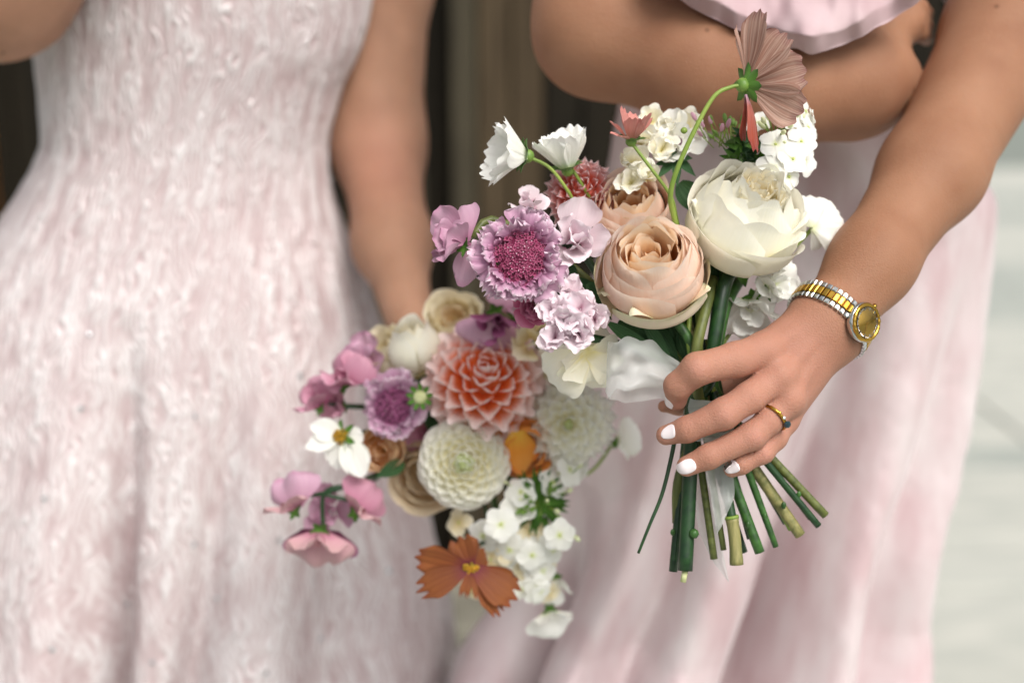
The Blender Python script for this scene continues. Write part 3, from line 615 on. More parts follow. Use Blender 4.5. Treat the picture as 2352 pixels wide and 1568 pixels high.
def dahlia(root, R, mat, N, L0, L1, wd, emin, emax, curlm=.5, cmat=None, seed=0, tipw=.12, cup=.8, dome=.75, zsc=.8, open_=.0):
    """petals on a spiral from the rim (i = 0) to the centre; shared meshes for four sizes"""
    ms = [[pm(L=1, Wd=wd, nu=5, nv=6, base=.35, tipw=tipw, rnd=.25, cup=cup * (1 + .15 * j), b0=0, b1=curlm, m=.55, ruf=.05, seed=seed + j) for j in range(3)] for _ in range(1)][0]
    Q = np.random.RandomState(seed)
    for i in range(N):
        q = (i + .5) / N; th = math.acos(1 - (1 - math.cos(rad(112))) * (1 - q)) if True else 0       # polar angle on the ball, rim -> centre
        L = R * (L0 + (L1 - L0) * q) * Q.uniform(.93, 1.06); az = i * 2.399963 + Q.uniform(-.06, .06)
        base = R * dome * .55; el = rad(90) - th * 1.0 + rad(emin + (emax - emin) * q)
        M = rot('Z', az) @ tr(0, base * math.sin(th), base * zsc * math.cos(th)) @ rot('X', el) @ Matrix.Diagonal((L, L, L, 1))
        put('petal', ms[i % 3], mat, root, M)
    v, f, u = ball((0, 0, 0), R * dome * .56, 18, 12, (1, 1, zsc * .95)); put('core', mesh('core', v, f, np.array(u) * 0 + .3), mat, root)
    if cmat is not None:
        v, f, u = ball((0, 0, R * dome * .45), R * .16, 12, 8, (1, 1, .7)); put('centre', mesh('centre', v, f), cmat, root)
def florets(root, name, mat, R, n, s, dome, seed=0, r0=0, style='cup', rim=0):
    Q = np.random.RandomState(seed); parts = []
    for i in range(n):
        r = R * math.sqrt((i + .5) / n * (1 - r0 * r0) + r0 * r0); a = i * 2.399963 + Q.uniform(-.15, .15); z = dome * (1 - (r / R) ** 2) + Q.uniform(-.1, .1) * s + rim * (r / R) ** 3
        q = s * Q.uniform(.7, 1.25); T = np.array(rot('Z', a) @ tr(r, 0, z) @ rot('Y', r / R * .7 + Q.uniform(-.3, .3)))
        if style == 'cup':
            P = []
            for k in range(5):
                v, f, u = petal(q * 1.0, q * .42, 3, 4, .4, .5, cup=.5, b0=1.2, b1=-.7, seed=k); P.append((v @ np.array(rot('Z', k * 1.2566))[:3, :3].T, f.tolist(), u))
            v, f, u = merge(P)
        elif style == 'bead': v, f, u = ball((0, 0, q * .5), q * .5, 6, 5, (1, 1, 1.3))
        else:
            v, f, u = tube([(0, 0, 0), (0, 0, q * 1.6), (0, 0, q * 2.0)], [q * .10, q * .10, q * .3], 5)
        parts.append((v @ T[:3, :3].T + T[:3, 3], f, u))
    v, f, u = merge(parts); return tag(put(name, mesh(name, v, f, u), mat, root), None, None, None, 'stuff')
def scabiosa(root, R, pmat, imat, smat, seed=0, hero=True):
    Q = np.random.RandomState(seed); nu, nv = (17, 13) if hero else (9, 8)
    for li, (n, L, Wd, el, r0, z, ruf) in enumerate([(8, .62, .38, 2, .46, 0, .5), (10, .50, .29, 22, .50, .04, .55), (12, .32, .17, 40, .53, .07, .55), (22, .19, .08, 50, .54, .10, .5)]):
        for i in range(n):
            s = Q.uniform(.72, 1.22); me = pm(L=R * L * s, Wd=R * Wd * Q.uniform(.8, 1.45), nu=nu if li < 2 else 9, nv=nv if li < 2 else 8, base=.3, tipw=.8, m=.8, rnd=.22, cup=Q.uniform(-.2, .5), b0=Q.uniform(-.1, .3), b1=Q.uniform(-.6, .2), curl=Q.uniform(-.9, .6), ruf=ruf * Q.uniform(.5, 1.2), rf=Q.uniform(3, 6), edge=.13, teeth=.16, nt=5, seed=int(Q.randint(1e6)))
            put('petal', me, P['mauve_in'] if li == 3 and hero else pmat, root, rot('Z', 6.283 * (i + .5 * (li % 2) + Q.uniform(-.25, .25)) / n) @ tr(0, R * (r0 + Q.uniform(-.05, .05)), R * z) @ rot('X', rad(el + Q.uniform(-18, 18))) @ rot('Y', Q.uniform(-.5, .5)))
    florets(root, 'floret', imat, R * .66, 300 if hero else 120, R * (.066 if hero else .09), R * .16, seed, style='cup', rim=R * .05)
    florets(root, 'floret_bud', imat, R * .46, 120 if hero else 40, R * .045, R * .20, seed + 1, style='bead')
    florets(root, 'stamen', smat, R * .40, 46 if hero else 24, R * .042, R * .19, seed + 2, style='pin')
    v, f, u = ball((0, 0, -R * .05), R * .5, 14, 8, (1, 1, .5)); put('receptacle', mesh('receptacle', v, f), imat, root)
    calyx(root, R * .5, 8, 1.0, -10, -R * .2)
def cosmos(root, L, Wd, el, mat, n=8, seed=0, rib=.035, teeth=.12, disc_=None, cal=True, b1=-.25, curl=0, sel=None, r0=.12, calr=.17):
    Q = np.random.RandomState(seed)
    for i in range(n):
        e, az, sc = (el + Q.uniform(-9, 9), 6.283 * (i + Q.uniform(-.18, .18)) / n, Q.uniform(.88, 1.08)) if sel is None else (sel[i][1], rad(sel[i][0]), sel[i][2])
        me = pm(L=L * sc, Wd=Wd * Q.uniform(.85, 1.12), nu=17, nv=11, base=.22, tipw=.82, m=.75, rnd=.12, cup=Q.uniform(-.05, .3), b0=0, b1=b1 + Q.uniform(-.15, .15), curl=curl * Q.uniform(.3, 1.6), ruf=.12, rf=3, teeth=teeth, nt=3, rib=rib, nr=6, edge=.04, seed=int(Q.randint(1e6)))
        put('petal', me, mat, root, rot('Z', az) @ tr(0, L * r0, 0) @ rot('X', rad(e)) @ rot('Y', Q.uniform(-.25, .25)))
    if disc_ is not None: florets(root, 'disc_floret', disc_, L * .17, 40, L * .06, L * .1, seed, style='bead')
    if cal: calyx(root, L * calr, 8, 1.25, 30, -L * .02)
def sweet_pea(root, R, mat, wmat=None, seed=0, cal=True):
    """wavy folded-back standard, two wings and a keel; faces +Z, standard towards +Y"""
    Q = np.random.RandomState(seed); wmat = wmat or mat
    put('standard_petal', pm(L=R * 1.25, Wd=R * 1.05, nu=19, nv=13, base=.2, tipw=.72, m=.6, rnd=.2, cup=-.28, b0=.55, b1=-.7, curl=-.5, ruf=.22, rf=Q.uniform(2.4, 3.6), edge=.05, seed=seed), mat, root, tr(0, -R * .25, 0))
    for s in (-1, 1):
        put('wing_petal', pm(L=R * .95, Wd=R * .5, nu=11, nv=9, base=.25, tipw=.7, m=.65, rnd=.25, cup=.45, b0=.2, b1=.5, ruf=.18, rf=3, seed=seed + 3 + s), wmat, root, tr(s * R * .12, -R * .25, R * .10) @ rot('Z', -s * rad(24)) @ rot('X', rad(58)) @ rot('Y', s * rad(52)))
    put('keel_petal', pm(L=R * .6, Wd=R * .22, nu=7, nv=7, cup=1.2, b0=.3, b1=.8, seed=seed), wmat, root, tr(0, -R * .25, R * .08) @ rot('X', rad(35)))
    if cal:
        me = pm(L=R * .38, Wd=R * .11, nu=5, nv=5, tipw=.05, rnd=0, cup=.4, b1=-.2, m=.3)
        for i in range(5): put('sepal', me, greens['calyx'], root, tr(0, -R * .34, -R * .04) @ rot('Z', 1.2566 * i) @ rot('X', rad(35)))
def ruffled(root, R, mat, n=14, seed=0, el=(5, 80), size=(.75, .45), wd=.55, mat2=None, dome=.2):
    """loose double bloom of wavy petals"""
    Q = np.random.RandomState(seed)
    for i in range(n):
        q = i / max(1, n - 1); e = el[0] + (el[1] - el[0]) * q + Q.uniform(-12, 12); s = R * (size[0] + (size[1] - size[0]) * q) * Q.uniform(.85, 1.15)
        me = pm(L=s, Wd=s * wd * Q.uniform(.85, 1.2), nu=13, nv=10, base=.3, tipw=.75, m=.65, rnd=.22, cup=Q.uniform(.05, .5), b0=.15, b1=Q.uniform(-.3, .6), curl=Q.uniform(-.9, .3), ruf=Q.uniform(.12, .3), rf=Q.uniform(2, 4), edge=.05, seed=int(Q.randint(1e6)))
        put('petal', me, mat2 if (mat2 and q > .6) else mat, root, rot('Z', i * 2.399963) @ tr(0, R * .28 * (1 - q), R * dome * q) @ rot('X', rad(e)) @ rot('Y', Q.uniform(-.35, .35)))
def phlox(root, spots, r, mat, seed=0, eye=None, npet=5, stems=True):
    """clustered florets; each floret is one part made of five petals and a tube"""
    Q = np.random.RandomState(seed)
    for k, (x, y, z, fx, fy, fz) in enumerate(spots):
        P = []; s = Q.uniform(.88, 1.12)
        for i in range(npet):
            v, f, u = petal(r * s, r * s * .52, 7, 6, .3, .75, m=.7, rnd=.25, cup=Q.uniform(-.2, .25), b0=.1, b1=Q.uniform(-.6, .15), curl=Q.uniform(-.5, .2), ruf=.14, seed=i + k)
            T = np.array(rot('Z', 6.283 * i / npet) @ tr(0, r * .06, .0004 * (i % 2))); P.append((v @ T[:3, :3].T + T[:3, 3], f.tolist(), u))
        v, f, u = tube([(0, 0, .0002), (0, 0, -r * .8), (0, 0, -r * 1.4)], [r * .1, r * .08, r * .06], 6); P.append((v, f, np.array(u) * 0)); v, f, u = merge(P)
        z_ = Vector((fx, fy, fz)).normalized(); o = put('floret', mesh('floret', v, f, u), mat, root, tr(x, y, z) @ z_.to_track_quat('Z', 'Y').to_matrix().to_4x4() @ rot('Z', Q.rand() * 6))
        if eye is not None: v, f, u = ball((0, 0, .0006), r * .10, 8, 5, (1, 1, .5)); put('eye', mesh('eye', v, f), eye, o)
def buds(root, n, R, s, c, mat, seed=0, name='bud', ln=2.2, up=(0, 0, 1)):
    Q = np.random.RandomState(seed); me = mesh(name, *ball((0, 0, 0), 1, 8, 6, (.5, .5, ln / 2))[:2]); st = mesh('pedicel', *tube([(0, 0, -ln * 2.4), (0, 0, -ln * .4)], [.12, .2], 5)[:2])
    for i in range(n):
        dv = Vector((Q.uniform(-1, 1), Q.uniform(-1, 1), Q.uniform(.1, 1))).normalized(); p = Vector(c) + dv * R * Q.uniform(.6, 1.1); q = s * Q.uniform(.7, 1.3)
        o = put(name, me, mat, root, Matrix.Translation(p) @ (dv + Vector(up) * .5).to_track_quat('Z', 'Y').to_matrix().to_4x4() @ Matrix.Scale(q, 4)); put('pedicel', st, greens['light'], o)
def leaf(root, p0, p1, wd, mat='leaf', fold=.35, n=11, side=(0, 0, 1), sag=0, name='leaf'):
    """pointed leaf between two picture/depth points"""
    a = np.array(W(*p0)); b = np.array(W(*p1)); L = np.linalg.norm(b - a); t = (b - a) / L; nz = CM @ np.array(side, float); nz -= t * nz.dot(t); nz /= np.linalg.norm(nz); s = np.cross(t, nz); V, U = [], []
    for j in range(n):
        v = j / (n - 1); w = wd * K * p0[2] * math.sin(math.pi * min(.98, .06 + .94 * v) ** .8) * .5
        for i in range(7): u = i / 3 - 1; V.append(a + t * L * v + s * w * u + nz * (fold * w * u * u + sag * L * math.sin(math.pi * v))); U.append((u * .5 + .5, v))
    return put(name, mesh(name, local(root, V), grid_faces(7, n), U), greens[mat], root)

# petal colours (base -> tip)
P = dict(
 mauve_in=petal_mat('inner_mauve_petal', [(0, '#8a3a66'), (.5, '#b46f95'), (1, '#d3a5bf')], .3, vein=.3, vcol='#9c5680', blotch=.15),
 peach=petal_mat('peach_petal', [(0, '#f2e8be'), (.25, '#fcd3ac'), (.6, '#fcdfca'), (1, '#fdf0e5')], .75, vein=.12, vcol='#f9cdb0', blotch=.03, bump=.35),
 peach_in=petal_mat('peach_inner_petal', [(0, '#e48a26'), (.45, '#f4b973'), (.8, '#f9dcb6'), (1, '#fbecd8')], .62, blotch=.05),
 guard=petal_mat('cream_green_guard_petal', [(0, '#dbe0a8'), (.4, '#f2dfc0'), (.75, '#f2e2ca'), (1, '#e9eac4')], .3, vein=.2, vcol='#e2e5b8', blotch=.05),
 cream=petal_mat('cream_petal', [(0, '#f0e6a6'), (.3, '#f9f4dc'), (1, '#faf8ee')], .5, vein=.1, vcol='#f0e9c4', blotch=.03, bump=.35),
 cream_in=petal_mat('cream_inner_petal', [(0, '#f2dc96'), (.4, '#f8ebc4'), (1, '#faf4e0')], .6, blotch=.04),
 mauve=petal_mat('mauve_petal', [(0, '#a0587f'), (.3, '#bb86a6'), (.75, '#cfa6bd'), (1, '#ecd8e3')], .32, vein=.35, vcol='#a8749a', blotch=.14, vfreq=6),  # dark base and pale edge: fold shading put into the petal colour
 magenta=petal_mat('magenta_floret', [(0, '#701c40'), (.6, '#9a3560'), (1, '#c0708f')], .2, blotch=0), stamen=plain_mat('pale_stamen', '#e0c2cf', .5),
 lilac=petal_mat('pale_lilac_petal', [(0, '#d19bb0'), (.25, '#ecd9e0'), (1, '#f3e6ec')], .35, vein=.2, vcol='#e2c8d2', blotch=.05),
 pea=petal_mat('mauve_pink_sweet_pea', [(0, '#b77a98'), (.3, '#cfa2b8'), (.8, '#d4adc1'), (1, '#c994b0')], .35, vein=.3, vcol='#c08dac', blotch=.1),
 pink=petal_mat('warm_pink_sweet_pea', [(0, '#aa5478'), (.3, '#cb8ca4'), (1, '#d7a3b6')], .35, vein=.3, vcol='#bd7594', blotch=.12),
 blushp=petal_mat('dusty_blush_petal', [(0, '#b26a86'), (.35, '#cfa0a9'), (1, '#d6b0b0')], .35, vein=.25, vcol='#c48f9c', blotch=.1),
 plum=petal_mat('plum_petal', [(0, '#5c1c3c'), (.5, '#9a4d79'), (1, '#b46d97')], .3, blotch=.1),
 deeppink=petal_mat('deep_pink_petal', [(0, '#8b2a52'), (.5, '#b8587f'), (1, '#cf84a0')], .3, blotch=.15),
 coral=petal_mat('coral_dahlia_petal', [(0, '#ee6c1c'), (.36, '#f38c4c'), (.50, '#f7baa2'), (.62, '#fae3de'), (1, '#fbeeee')], .5, vein=.12, vcol='#f2a684', blotch=.06),
 coral2=petal_mat('red_coral_dahlia_petal', [(0, '#b83a26'), (.35, '#cf6a58'), (.62, '#e0a9a6'), (1, '#eacfd2')], .25, blotch=.12),
 white=petal_mat('white_petal', [(0, '#e9eec4'), (.2, '#f7f7ef'), (1, '#fafaf6')], .5, vein=.08, vcol='#eef0e2', blotch=.03),
 whiteball=petal_mat('white_dahlia_petal', [(0, '#f6efc2'), (.35, '#faf7e6'), (.7, '#fbfaf2'), (1, '#fcfbf7')], .7, blotch=.02),
 limecen=petal_mat('lime_centre_petal', [(0, '#a9c04f'), (.6, '#c9d682'), (1, '#e0e6b4')], .3, blotch=.08),
 dusk=petal_mat('dusky_rose_cosmos_petal', [(0, '#9c7060'), (.3, '#ac8272'), (.8, '#bb9383'), (1, '#96605e')], .7, vein=.75, vcol='#dfc4b4', blotch=.12, bump=.4, vfreq=10),
 dusk_in=petal_mat('brick_red_cosmos_petal', [(0, '#c79fb4'), (.2, '#b0685c'), (.7, '#a9503c'), (1, '#8c3a34')], .3, vein=.3, vcol='#8f3d34', blotch=.1, bump=.3),
 salmon=petal_mat('salmon_cosmos_petal', [(0, '#c77e70'), (.6, '#cf8e84'), (1, '#c98078')], .35, vein=.4, vcol='#dda79d', blotch=.2),
 rust=petal_mat('rust_cosmos_petal', [(0, '#6e2448'), (.18, '#7c3936'), (.34, '#824626'), (.8, '#8d5228'), (1, '#834424')], .3, vein=.45, vcol='#69331f', blotch=.25, bump=.4),
 orange=petal_mat('orange_petal', [(0, '#e2b040'), (.4, '#ec9636'), (1, '#f2a552')], .35, vein=.25, vcol='#e0832c', blotch=.1),
 apricot=petal_mat('apricot_petal', [(0, '#dfa055'), (.5, '#edbd86'), (1, '#f5dab4')], .5, blotch=.1),
 tan=petal_mat('tan_cream_petal', [(0, '#c9a878'), (.5, '#e3cba6'), (1, '#eedfc4')], .5, vein=.2, vcol='#d6ba90', blotch=.1),
 ecru=petal_mat('ecru_petal', [(0, '#e4d094'), (.5, '#f1e6c4'), (1, '#f5efda')], .5, vein=.2, vcol='#e4cd9c', blotch=.1),
 yellow=plain_mat('yellow_disc', '#c58d18', .6, col2='#8d7a18', scale=300), plumeye=plain_mat('plum_eye', '#4c2038', .6), limeye=plain_mat('lime_eye', '#b9c46a', .6))

# ------------------------------------------------------------------ front bouquet
PK = (1612, 800, .928)      # where the stems gather
def hold(dx, dz=0): return (1622 + dx, 930, .925 + dz)
# garden rose
f = flower('rose', 'large peach garden rose with an open swirled centre, lowest in the front bouquet', 'rose', 1497, 618, .905, (-.12, .50, .86), 10)
R = u2m(120, .905)
rose(f, R, [P['guard'], P['peach'], P['peach_in']], [(1.03, -.12, 66, 4, 1.0, .05, 0), (1.0, .46, 64, 4, .88, .05, 1), (.97, .66, 60, 4, .76, .06, 1), (.89, .78, 54, 4, .74, .05, 1), (.80, .84, 50, 5, .76, .05, 1), (.68, .86, 46, 5, .80, .08, 2), (.56, .84, 46, 5, .84, .10, 2), (.42, .80, 50, 4, .9, .14, 2), (.28, .74, 60, 4, 1, .16, 2), (.14, .6, 70, 2, 1.1, .1, 2)], seed=5)
for b_, o_, nr, w, s_ in [((1462, 712, .912), (-78, 66, 4), (.75, .55, .35), 120, 3), ((1570, 700, .905), (44, 62, 0), (-.7, .5, .5), 110, 4), ((1500, 728, .895), (-50, 40, 6), (.2, .6, .3), 130, 5), ((1590, 640, .915), (30, 70, -6), (-.9, .1, .4), 80, 6)]: petal_dir(f, b_, o_, nr, w, P['guard'], ruf=.2, rf=3, teeth=.04, rib=0, b1=-.3, curl=-.6, cup=.3, base=.5, seed=s_)
calyx(f, R * .5, 5, 1.5, -25, -R * .92)
stem(f, [(1520, 700, .925), (1583, 780, .922), (1605, 870, .925), hold(-5, .003), (1640, 1080, .925), (1695, 1180, .925), (1745, 1268, .926)], 12, 'stem')
f = flower('rose', 'half hidden peach rose just behind the large peach garden rose', 'rose', 1452, 488, .948, (-.1, .55, .8), 50)
rose(f, u2m(92, .948), [P['peach'], P['peach'], P['peach_in']], [(1.02, .45, 58, 5, 1.0, .10, 0), (.95, .68, 54, 5, .9, .05, 1), (.8, .72, 44, 6, .82, .04, 1), (.64, .7, 40, 6, .8, .02, 2), (.46, .6, 36, 6, .85, .02, 2), (.28, .4, 40, 5, .95, 0, 2)], seed=9)
stem(f, [(1480, 540, .955), (1570, 720, .945), (1610, 860, .935), hold(10, .010), (1650, 1080, .935), (1740, 1180, .94), (1838, 1228, .94)], 13, 'tan')
# peony
f = flower('peony', 'big round cream white peony with tightly cupped petals', 'peony', 1712, 503, .922, (.22, .66, .72), -20)
R = u2m(126, .922)
rose(f, R, [P['cream'], P['cream'], P['cream_in']], [(1.05, .22, 52, 5, 1.06, .10, 0), (1.02, .62, 56, 5, .82, .03, 0), (.96, .80, 52, 5, .66, -.04, 0), (.86, .84, 48, 5, .60, .0, 1), (.70, .86, 40, 6, .66, .03, 1), (.52, .88, 40, 6, .75, .06, 1), (.36, .88, 40, 5, .9, .1, 2), (.2, .86, 50, 4, 1.1, .2, 2)], seed=21)
ruff = pm(L=R * .42, Wd=R * .17, nu=9, nv=8, tipw=.8, m=.7, cup=.3, b1=.3, ruf=.35, rf=4, edge=.1, seed=4)
for i in range(16): put('petal', ruff, P['cream_in'], f, rot('Z', i * 2.4) @ tr(0, R * (.08 + .018 * i), R * .48) @ rot('X', rad(82 - i * 1.5)) @ rot('Y', math.sin(i * 3.1) * .5))
for b_, o_, nr, w in [((1760, 590, .905), (92, 52, 8), (-.5, .8, .35), 96), ((1775, 560, .91), (80, 70, -10), (-.6, .5, .5), 84), ((1620, 520, .915), (-36, 62, 6), (.9, .2, .4), 50)]: petal_dir(f, b_, o_, nr, w, P['cream'], ruf=.2, rf=3, teeth=.05, rib=0, b1=.1, cup=.3, base=.5)
calyx(f, R * .42, 5, 1.3, -20, -R * .95)
stem(f, [(1690, 600, .935), (1662, 660, .925), (1640, 790, .922), (1625, 880, .925), hold(-30, 0), (1598, 1080, .918), (1585, 1200, .917), (1574, 1310, .917)], 17, 'dark')
v, f_, u = tube(local(f, [W(1574, 1308, .917), W(1569, 1336, .917)]), .0020, 8); put('pith', mesh('pith', v, f_, u), greens['pith'], f)
v, f_, u = ball(local(f, [W(1594, 1225, .914)])[0], .0028, 8, 6, (1.2, 1.2, 1.2)); put('leaf_scar', mesh('leaf_scar', v, f_), greens['stem'], f)
# scabiosa
f = flower('scabiosa', 'sharp mauve scabiosa with frilled petals and crimson centre, leftmost big bloom of the front bouquet', 'scabiosa', 1195, 590, .893, (-.06, -.02, 1), 0)
scabiosa(f, u2m(112, .893), P['mauve'], P['magenta'], P['stamen'], 3)
stem(f, [(1200, 592, .912), (1310, 560, .925), (1380, 640, .925), (1470, 760, .935), (1590, 870, .935), hold(-20, .012), (1610, 1080, .94), (1660, 1180, .94), (1708, 1268, .94)], 10, 'dark')
# sweet peas on the left
f = flower('sweet_pea', 'wavy mauve pink sweet pea at the left tip of the front bouquet', 'sweet pea', 1062, 548, .912, (-.75, .05, .65), 38); sweet_pea(f, u2m(76, .912), P['pea'], None, 4); ruffled(f, u2m(72, .912), P['pea'], 4, 6, (30, 75), (1.1, .9), .6)
put('standard_petal', pm(L=u2m(105, .91), Wd=u2m(36, .91), nu=11, nv=11, base=.4, tipw=.75, cup=-.35, b0=.1, b1=-.3, ruf=.12, seed=8), P['pea'], f, f.matrix_world.inverted() @ (Matrix.Translation(Vector(W(1085, 558, .915))) @ face_rot((-.3, .1, .9)).to_4x4() @ rot('Z', rad(164))))
stem(f, [(1082, 545, .918), (1140, 505, .925), (1300, 600, .94), (1480, 760, .94), (1595, 870, .935), hold(-32, .006), (1600, 1100, .93), (1625, 1200, .93), (1640, 1283, .93)], 9, 'olive')
f = flower('sweet_pea', 'pale lilac sweet pea standing between the mauve scabiosa and the peach roses', 'sweet pea', 1318, 560, .925, (.15, .1, 1), -8); ruffled(f, u2m(84, .925), P['lilac'], 9, 14, (20, 85), (1.0, .8), .5)
f = flower('sweet_pea', 'small round blush bloom peeping out above the mauve scabiosa', 'sweet pea', 1215, 478, .935, (0, .5, .8), 0); ruffled(f, u2m(55, .935), P['lilac'], 7, 2, (20, 80), (.9, .6))
f = flower('stock_flower', 'very pale lilac ruffled stock spray below and right of the mauve scabiosa', 'stock', 1305, 745, .902, (-.05, .15, 1), 0); R = u2m(95, .902)
for i, (x, y, z, s) in enumerate([(-.35, .25, .1, .62), (.3, .35, .12, .62), (-.3, -.35, .15, .62), (.25, -.25, .25, .66), (.0, .0, .3, .6), (.65, .1, -.05, .55), (.05, .75, -.1, .5)]):
    Q = np.random.RandomState(i + 50)
    for k in range(7):
        me = pm(L=R * s * Q.uniform(.8, 1.1), Wd=R * s * .5, nu=13, nv=10, base=.3, tipw=.75, m=.65, cup=.2, b0=.2, b1=Q.uniform(-.5, .4), curl=Q.uniform(-1, .2), ruf=.3, rf=3, edge=.07, seed=i * 9 + k)
        put('petal', me, P['lilac'], f, tr(x * R, y * R, z * R) @ rot('Z', k * 2.4 + i) @ rot('X', rad(Q.uniform(10, 70))) @ rot('Y', Q.uniform(-.4, .4)))
stem(f, [(1330, 770, .925), (1450, 800, .94), (1580, 880, .94), hold(-40, .012), (1575, 1080, .935), (1552, 1210, .932), (1546, 1312, .932)], 10, 'dark')
f = flower('stock_flower', 'deep rose pink double bloom tucked under the mauve scabiosa', 'stock', 1232, 702, .925, (-.2, -.2, 1), 0); ruffled(f, u2m(58, .925), P['deeppink'], 16, 5, (5, 75), (.8, .5))
f = flower('lisianthus', 'creamy white open bloom under the pale lilac stock spray', 'lisianthus', 1350, 815, .93, (-.15, -.35, .95), 0)
for dx, dy, dz, w, nz in [(-95, -75, 0, 130, .9), (20, -60, 20, 150, 1), (70, -20, 10, 120, .9), (70, 50, -10, 110, .7), (-60, 10, 15, 100, 1), (-20, -90, -15, 120, .8)]: petal_dir(f, (1350, 812, .932), (dx, dy, dz), (-dx * .004, -dy * .004, nz), w, P['cream'], ruf=.2, rf=2.5, teeth=.03, rib=0, b1=-.5, curl=-.5, cup=.25, seed=int(dx + 200))
# coral dahlia behind
f = flower('dahlia', 'small coral red dahlia with pale pink tips at the back of the front bouquet', 'dahlia', 1335, 445, .955, (-.1, .35, .9), 0); dahlia(f, u2m(95, .955), P['coral2'], 70, .62, .34, .32, -8, -6, .5, None, 3, .2, .7)
stem(f, [(1345, 470, .97), (1480, 680, .955), (1600, 870, .94), hold(15, .018), (1640, 1080, .945), (1690, 1160, .945), (1730, 1240, .945)], 8, 'dark')
# white cosmos
f = flower('cosmos', 'white cosmos seen from the side, leftmost and facing left on a thin stem', 'cosmos', 1208, 358, .925, (-.90, .12, .30), 0); L = u2m(104, .925)
cosmos(f, L, L * .42, 56, P['white'], 8, 3, .025, .08, None, True, -.1, calr=.28)
stem(f, [(1212, 360, .925), (1262, 385, .925), (1305, 440, .93), (1335, 495, .94), (1450, 680, .945), (1595, 860, .938)], 4.2, 'light')
f = flower('cosmos', 'white cosmos half closed, pointing up beside the leftmost white one', 'cosmos', 1303, 388, .935, (-.22, .88, .30), 0); L = u2m(98, .935)
cosmos(f, L, L * .44, 60, P['white'], 8, 8, .025, .07, None, True, -.05, calr=.28)
stem(f, [(1312, 385, .938), (1340, 430, .942), (1380, 500, .95), (1480, 680, .95), (1600, 860, .94)], 4, 'light')
# hero cosmos
f = flower('cosmos', 'tall dusky rose cosmos seen from behind, topmost flower of the front bouquet', 'cosmos', 1708, 196, .897, (.80, .10, -.42), 0); L = u2m(150, .897)
for off, nr, w, m_, s_ in [((52, 146, 0), (.75, -.2, -.6), 84, 'dusk', 1), ((14, 128, -40), (.95, 0, .2), 70, 'dusk', 2), ((92, 92, 12), (.45, -.35, -.8), 104, 'dusk', 3), ((122, 26, 14), (.15, .05, -1), 112, 'dusk', 4), ((120, -52, 6), (.2, .3, -.9), 104, 'dusk', 5), ((48, -130, 8), (.85, .15, .5), 62, 'dusk_in', 6), ((24, -104, -30), (.9, .1, .4), 60, 'dusk_in', 7), ((60, 40, -110), (.6, -.2, .5), 90, 'dusk_in', 8)]:
    q = np.array(off) / np.linalg.norm(off) * 22; petal_dir(f, (1708 + q[0], 196 - q[1], .897 - q[2] * K * .9), off, nr, w, P[m_], seed=s_, b1=-.45, cup=-.25, rib=.06, curl=.3, teeth=.08)
calyx(f, u2m(32, .897), 8, 1.35, 25, 0)
stem(f, [(1704, 197, .895), (1680, 200, .894), (1640, 222, .893), (1595, 300, .895), (1555, 390, .90), (1540, 450, .905), (1550, 505, .915), (1600, 700, .935), (1612, 850, .93), (1640, 900, .926)], 4.2, 'light', 60, r1=8); stem(f, [(1640, 900, .926), hold(30, 0), (1880, 1207, .935)], 8.5, 'dark', 24, 'lower_stem')
v, f_, u = ball(local(f, [W(1571, 300, .896)])[0], .0022, 8, 6); put('stem_node', mesh('stem_node', v, f_), greens['light'], f)
f = flower('cosmos', 'small salmon pink cosmos on a thin stem left of the tall dusky one', 'cosmos', 1450, 322, .915, (.1, .93, .25), 0); L = u2m(76, .915)
cosmos(f, L, L * .30, 48, P['salmon'], 8, 15, .04, .12, None, True, -.1, calr=.32, sel=[(5, 60, 1.0), (45, 66, 1.05), (90, 40, .8), (135, 20, .75), (180, 60, .9), (225, 64, 1.0), (270, 66, 1.0), (318, 58, .95)])
stem(f, [(1452, 330, .915), (1490, 380, .915), (1540, 450, .918), (1556, 510, .925), (1600, 700, .935)], 4, 'light')
# white cluster at top left
f = flower('stock_flower', 'cluster of small creamy white stock blooms under the salmon cosmos', 'stock', 1495, 372, .945, (-.1, .3, .95), 0); R = u2m(98, .945)
for i, (x, y, z, s) in enumerate([(-.4, -.1, .1, .6), (-.2, .5, .0, .6), (.25, .2, .15, .55), (-.45, -.6, .1, .55), (.35, .8, -.1, .55), (-.1, -.5, .2, .5), (.85, .95, -.2, .55), (.0, 1.1, -.2, .5)]):
    Q = np.random.RandomState(i + 150)
    for k in range(6): put('petal', pm(L=R * s, Wd=R * s * .45, nu=9, nv=8, base=.3, tipw=.7, cup=.3, b0=.2, b1=Q.uniform(-.4, .6), curl=Q.uniform(-.9, .3), ruf=.25, rf=3, seed=i * 9 + k), P['cream'], f, tr(x * R, y * R, z * R) @ rot('Z', k * 1.05 + i) @ rot('X', rad(Q.uniform(20, 65))))
stem(f, [(1500, 400, .96), (1590, 700, .95), (1610, 870, .94), hold(25, .016), (1670, 1060, .94), (1750, 1140, .945), (1805, 1200, .945)], 8, 'dark')
f = flower('anemone', 'white bloom with a dark plum eye behind the curved cosmos stem', 'anemone', 1552, 335, .95, (.1, .25, .95), 0); R = u2m(66, .95); ruffled(f, R, P['white'], 8, 7, (8, 40), (.95, .8), .5); v, f_, u = ball((0, 0, R * .25), R * .26, 10, 6, (1, 1, .5)); put('eye', mesh('eye', v, f_), P['plumeye'], f)
for a in range(6): leaf(f, (1552, 360, .945), (1552 + 50 * math.cos(a * 1.1 - 2.6), 390 - 40 * math.sin(a * 1.1 - 2.6), .935), 22, 'leaf')
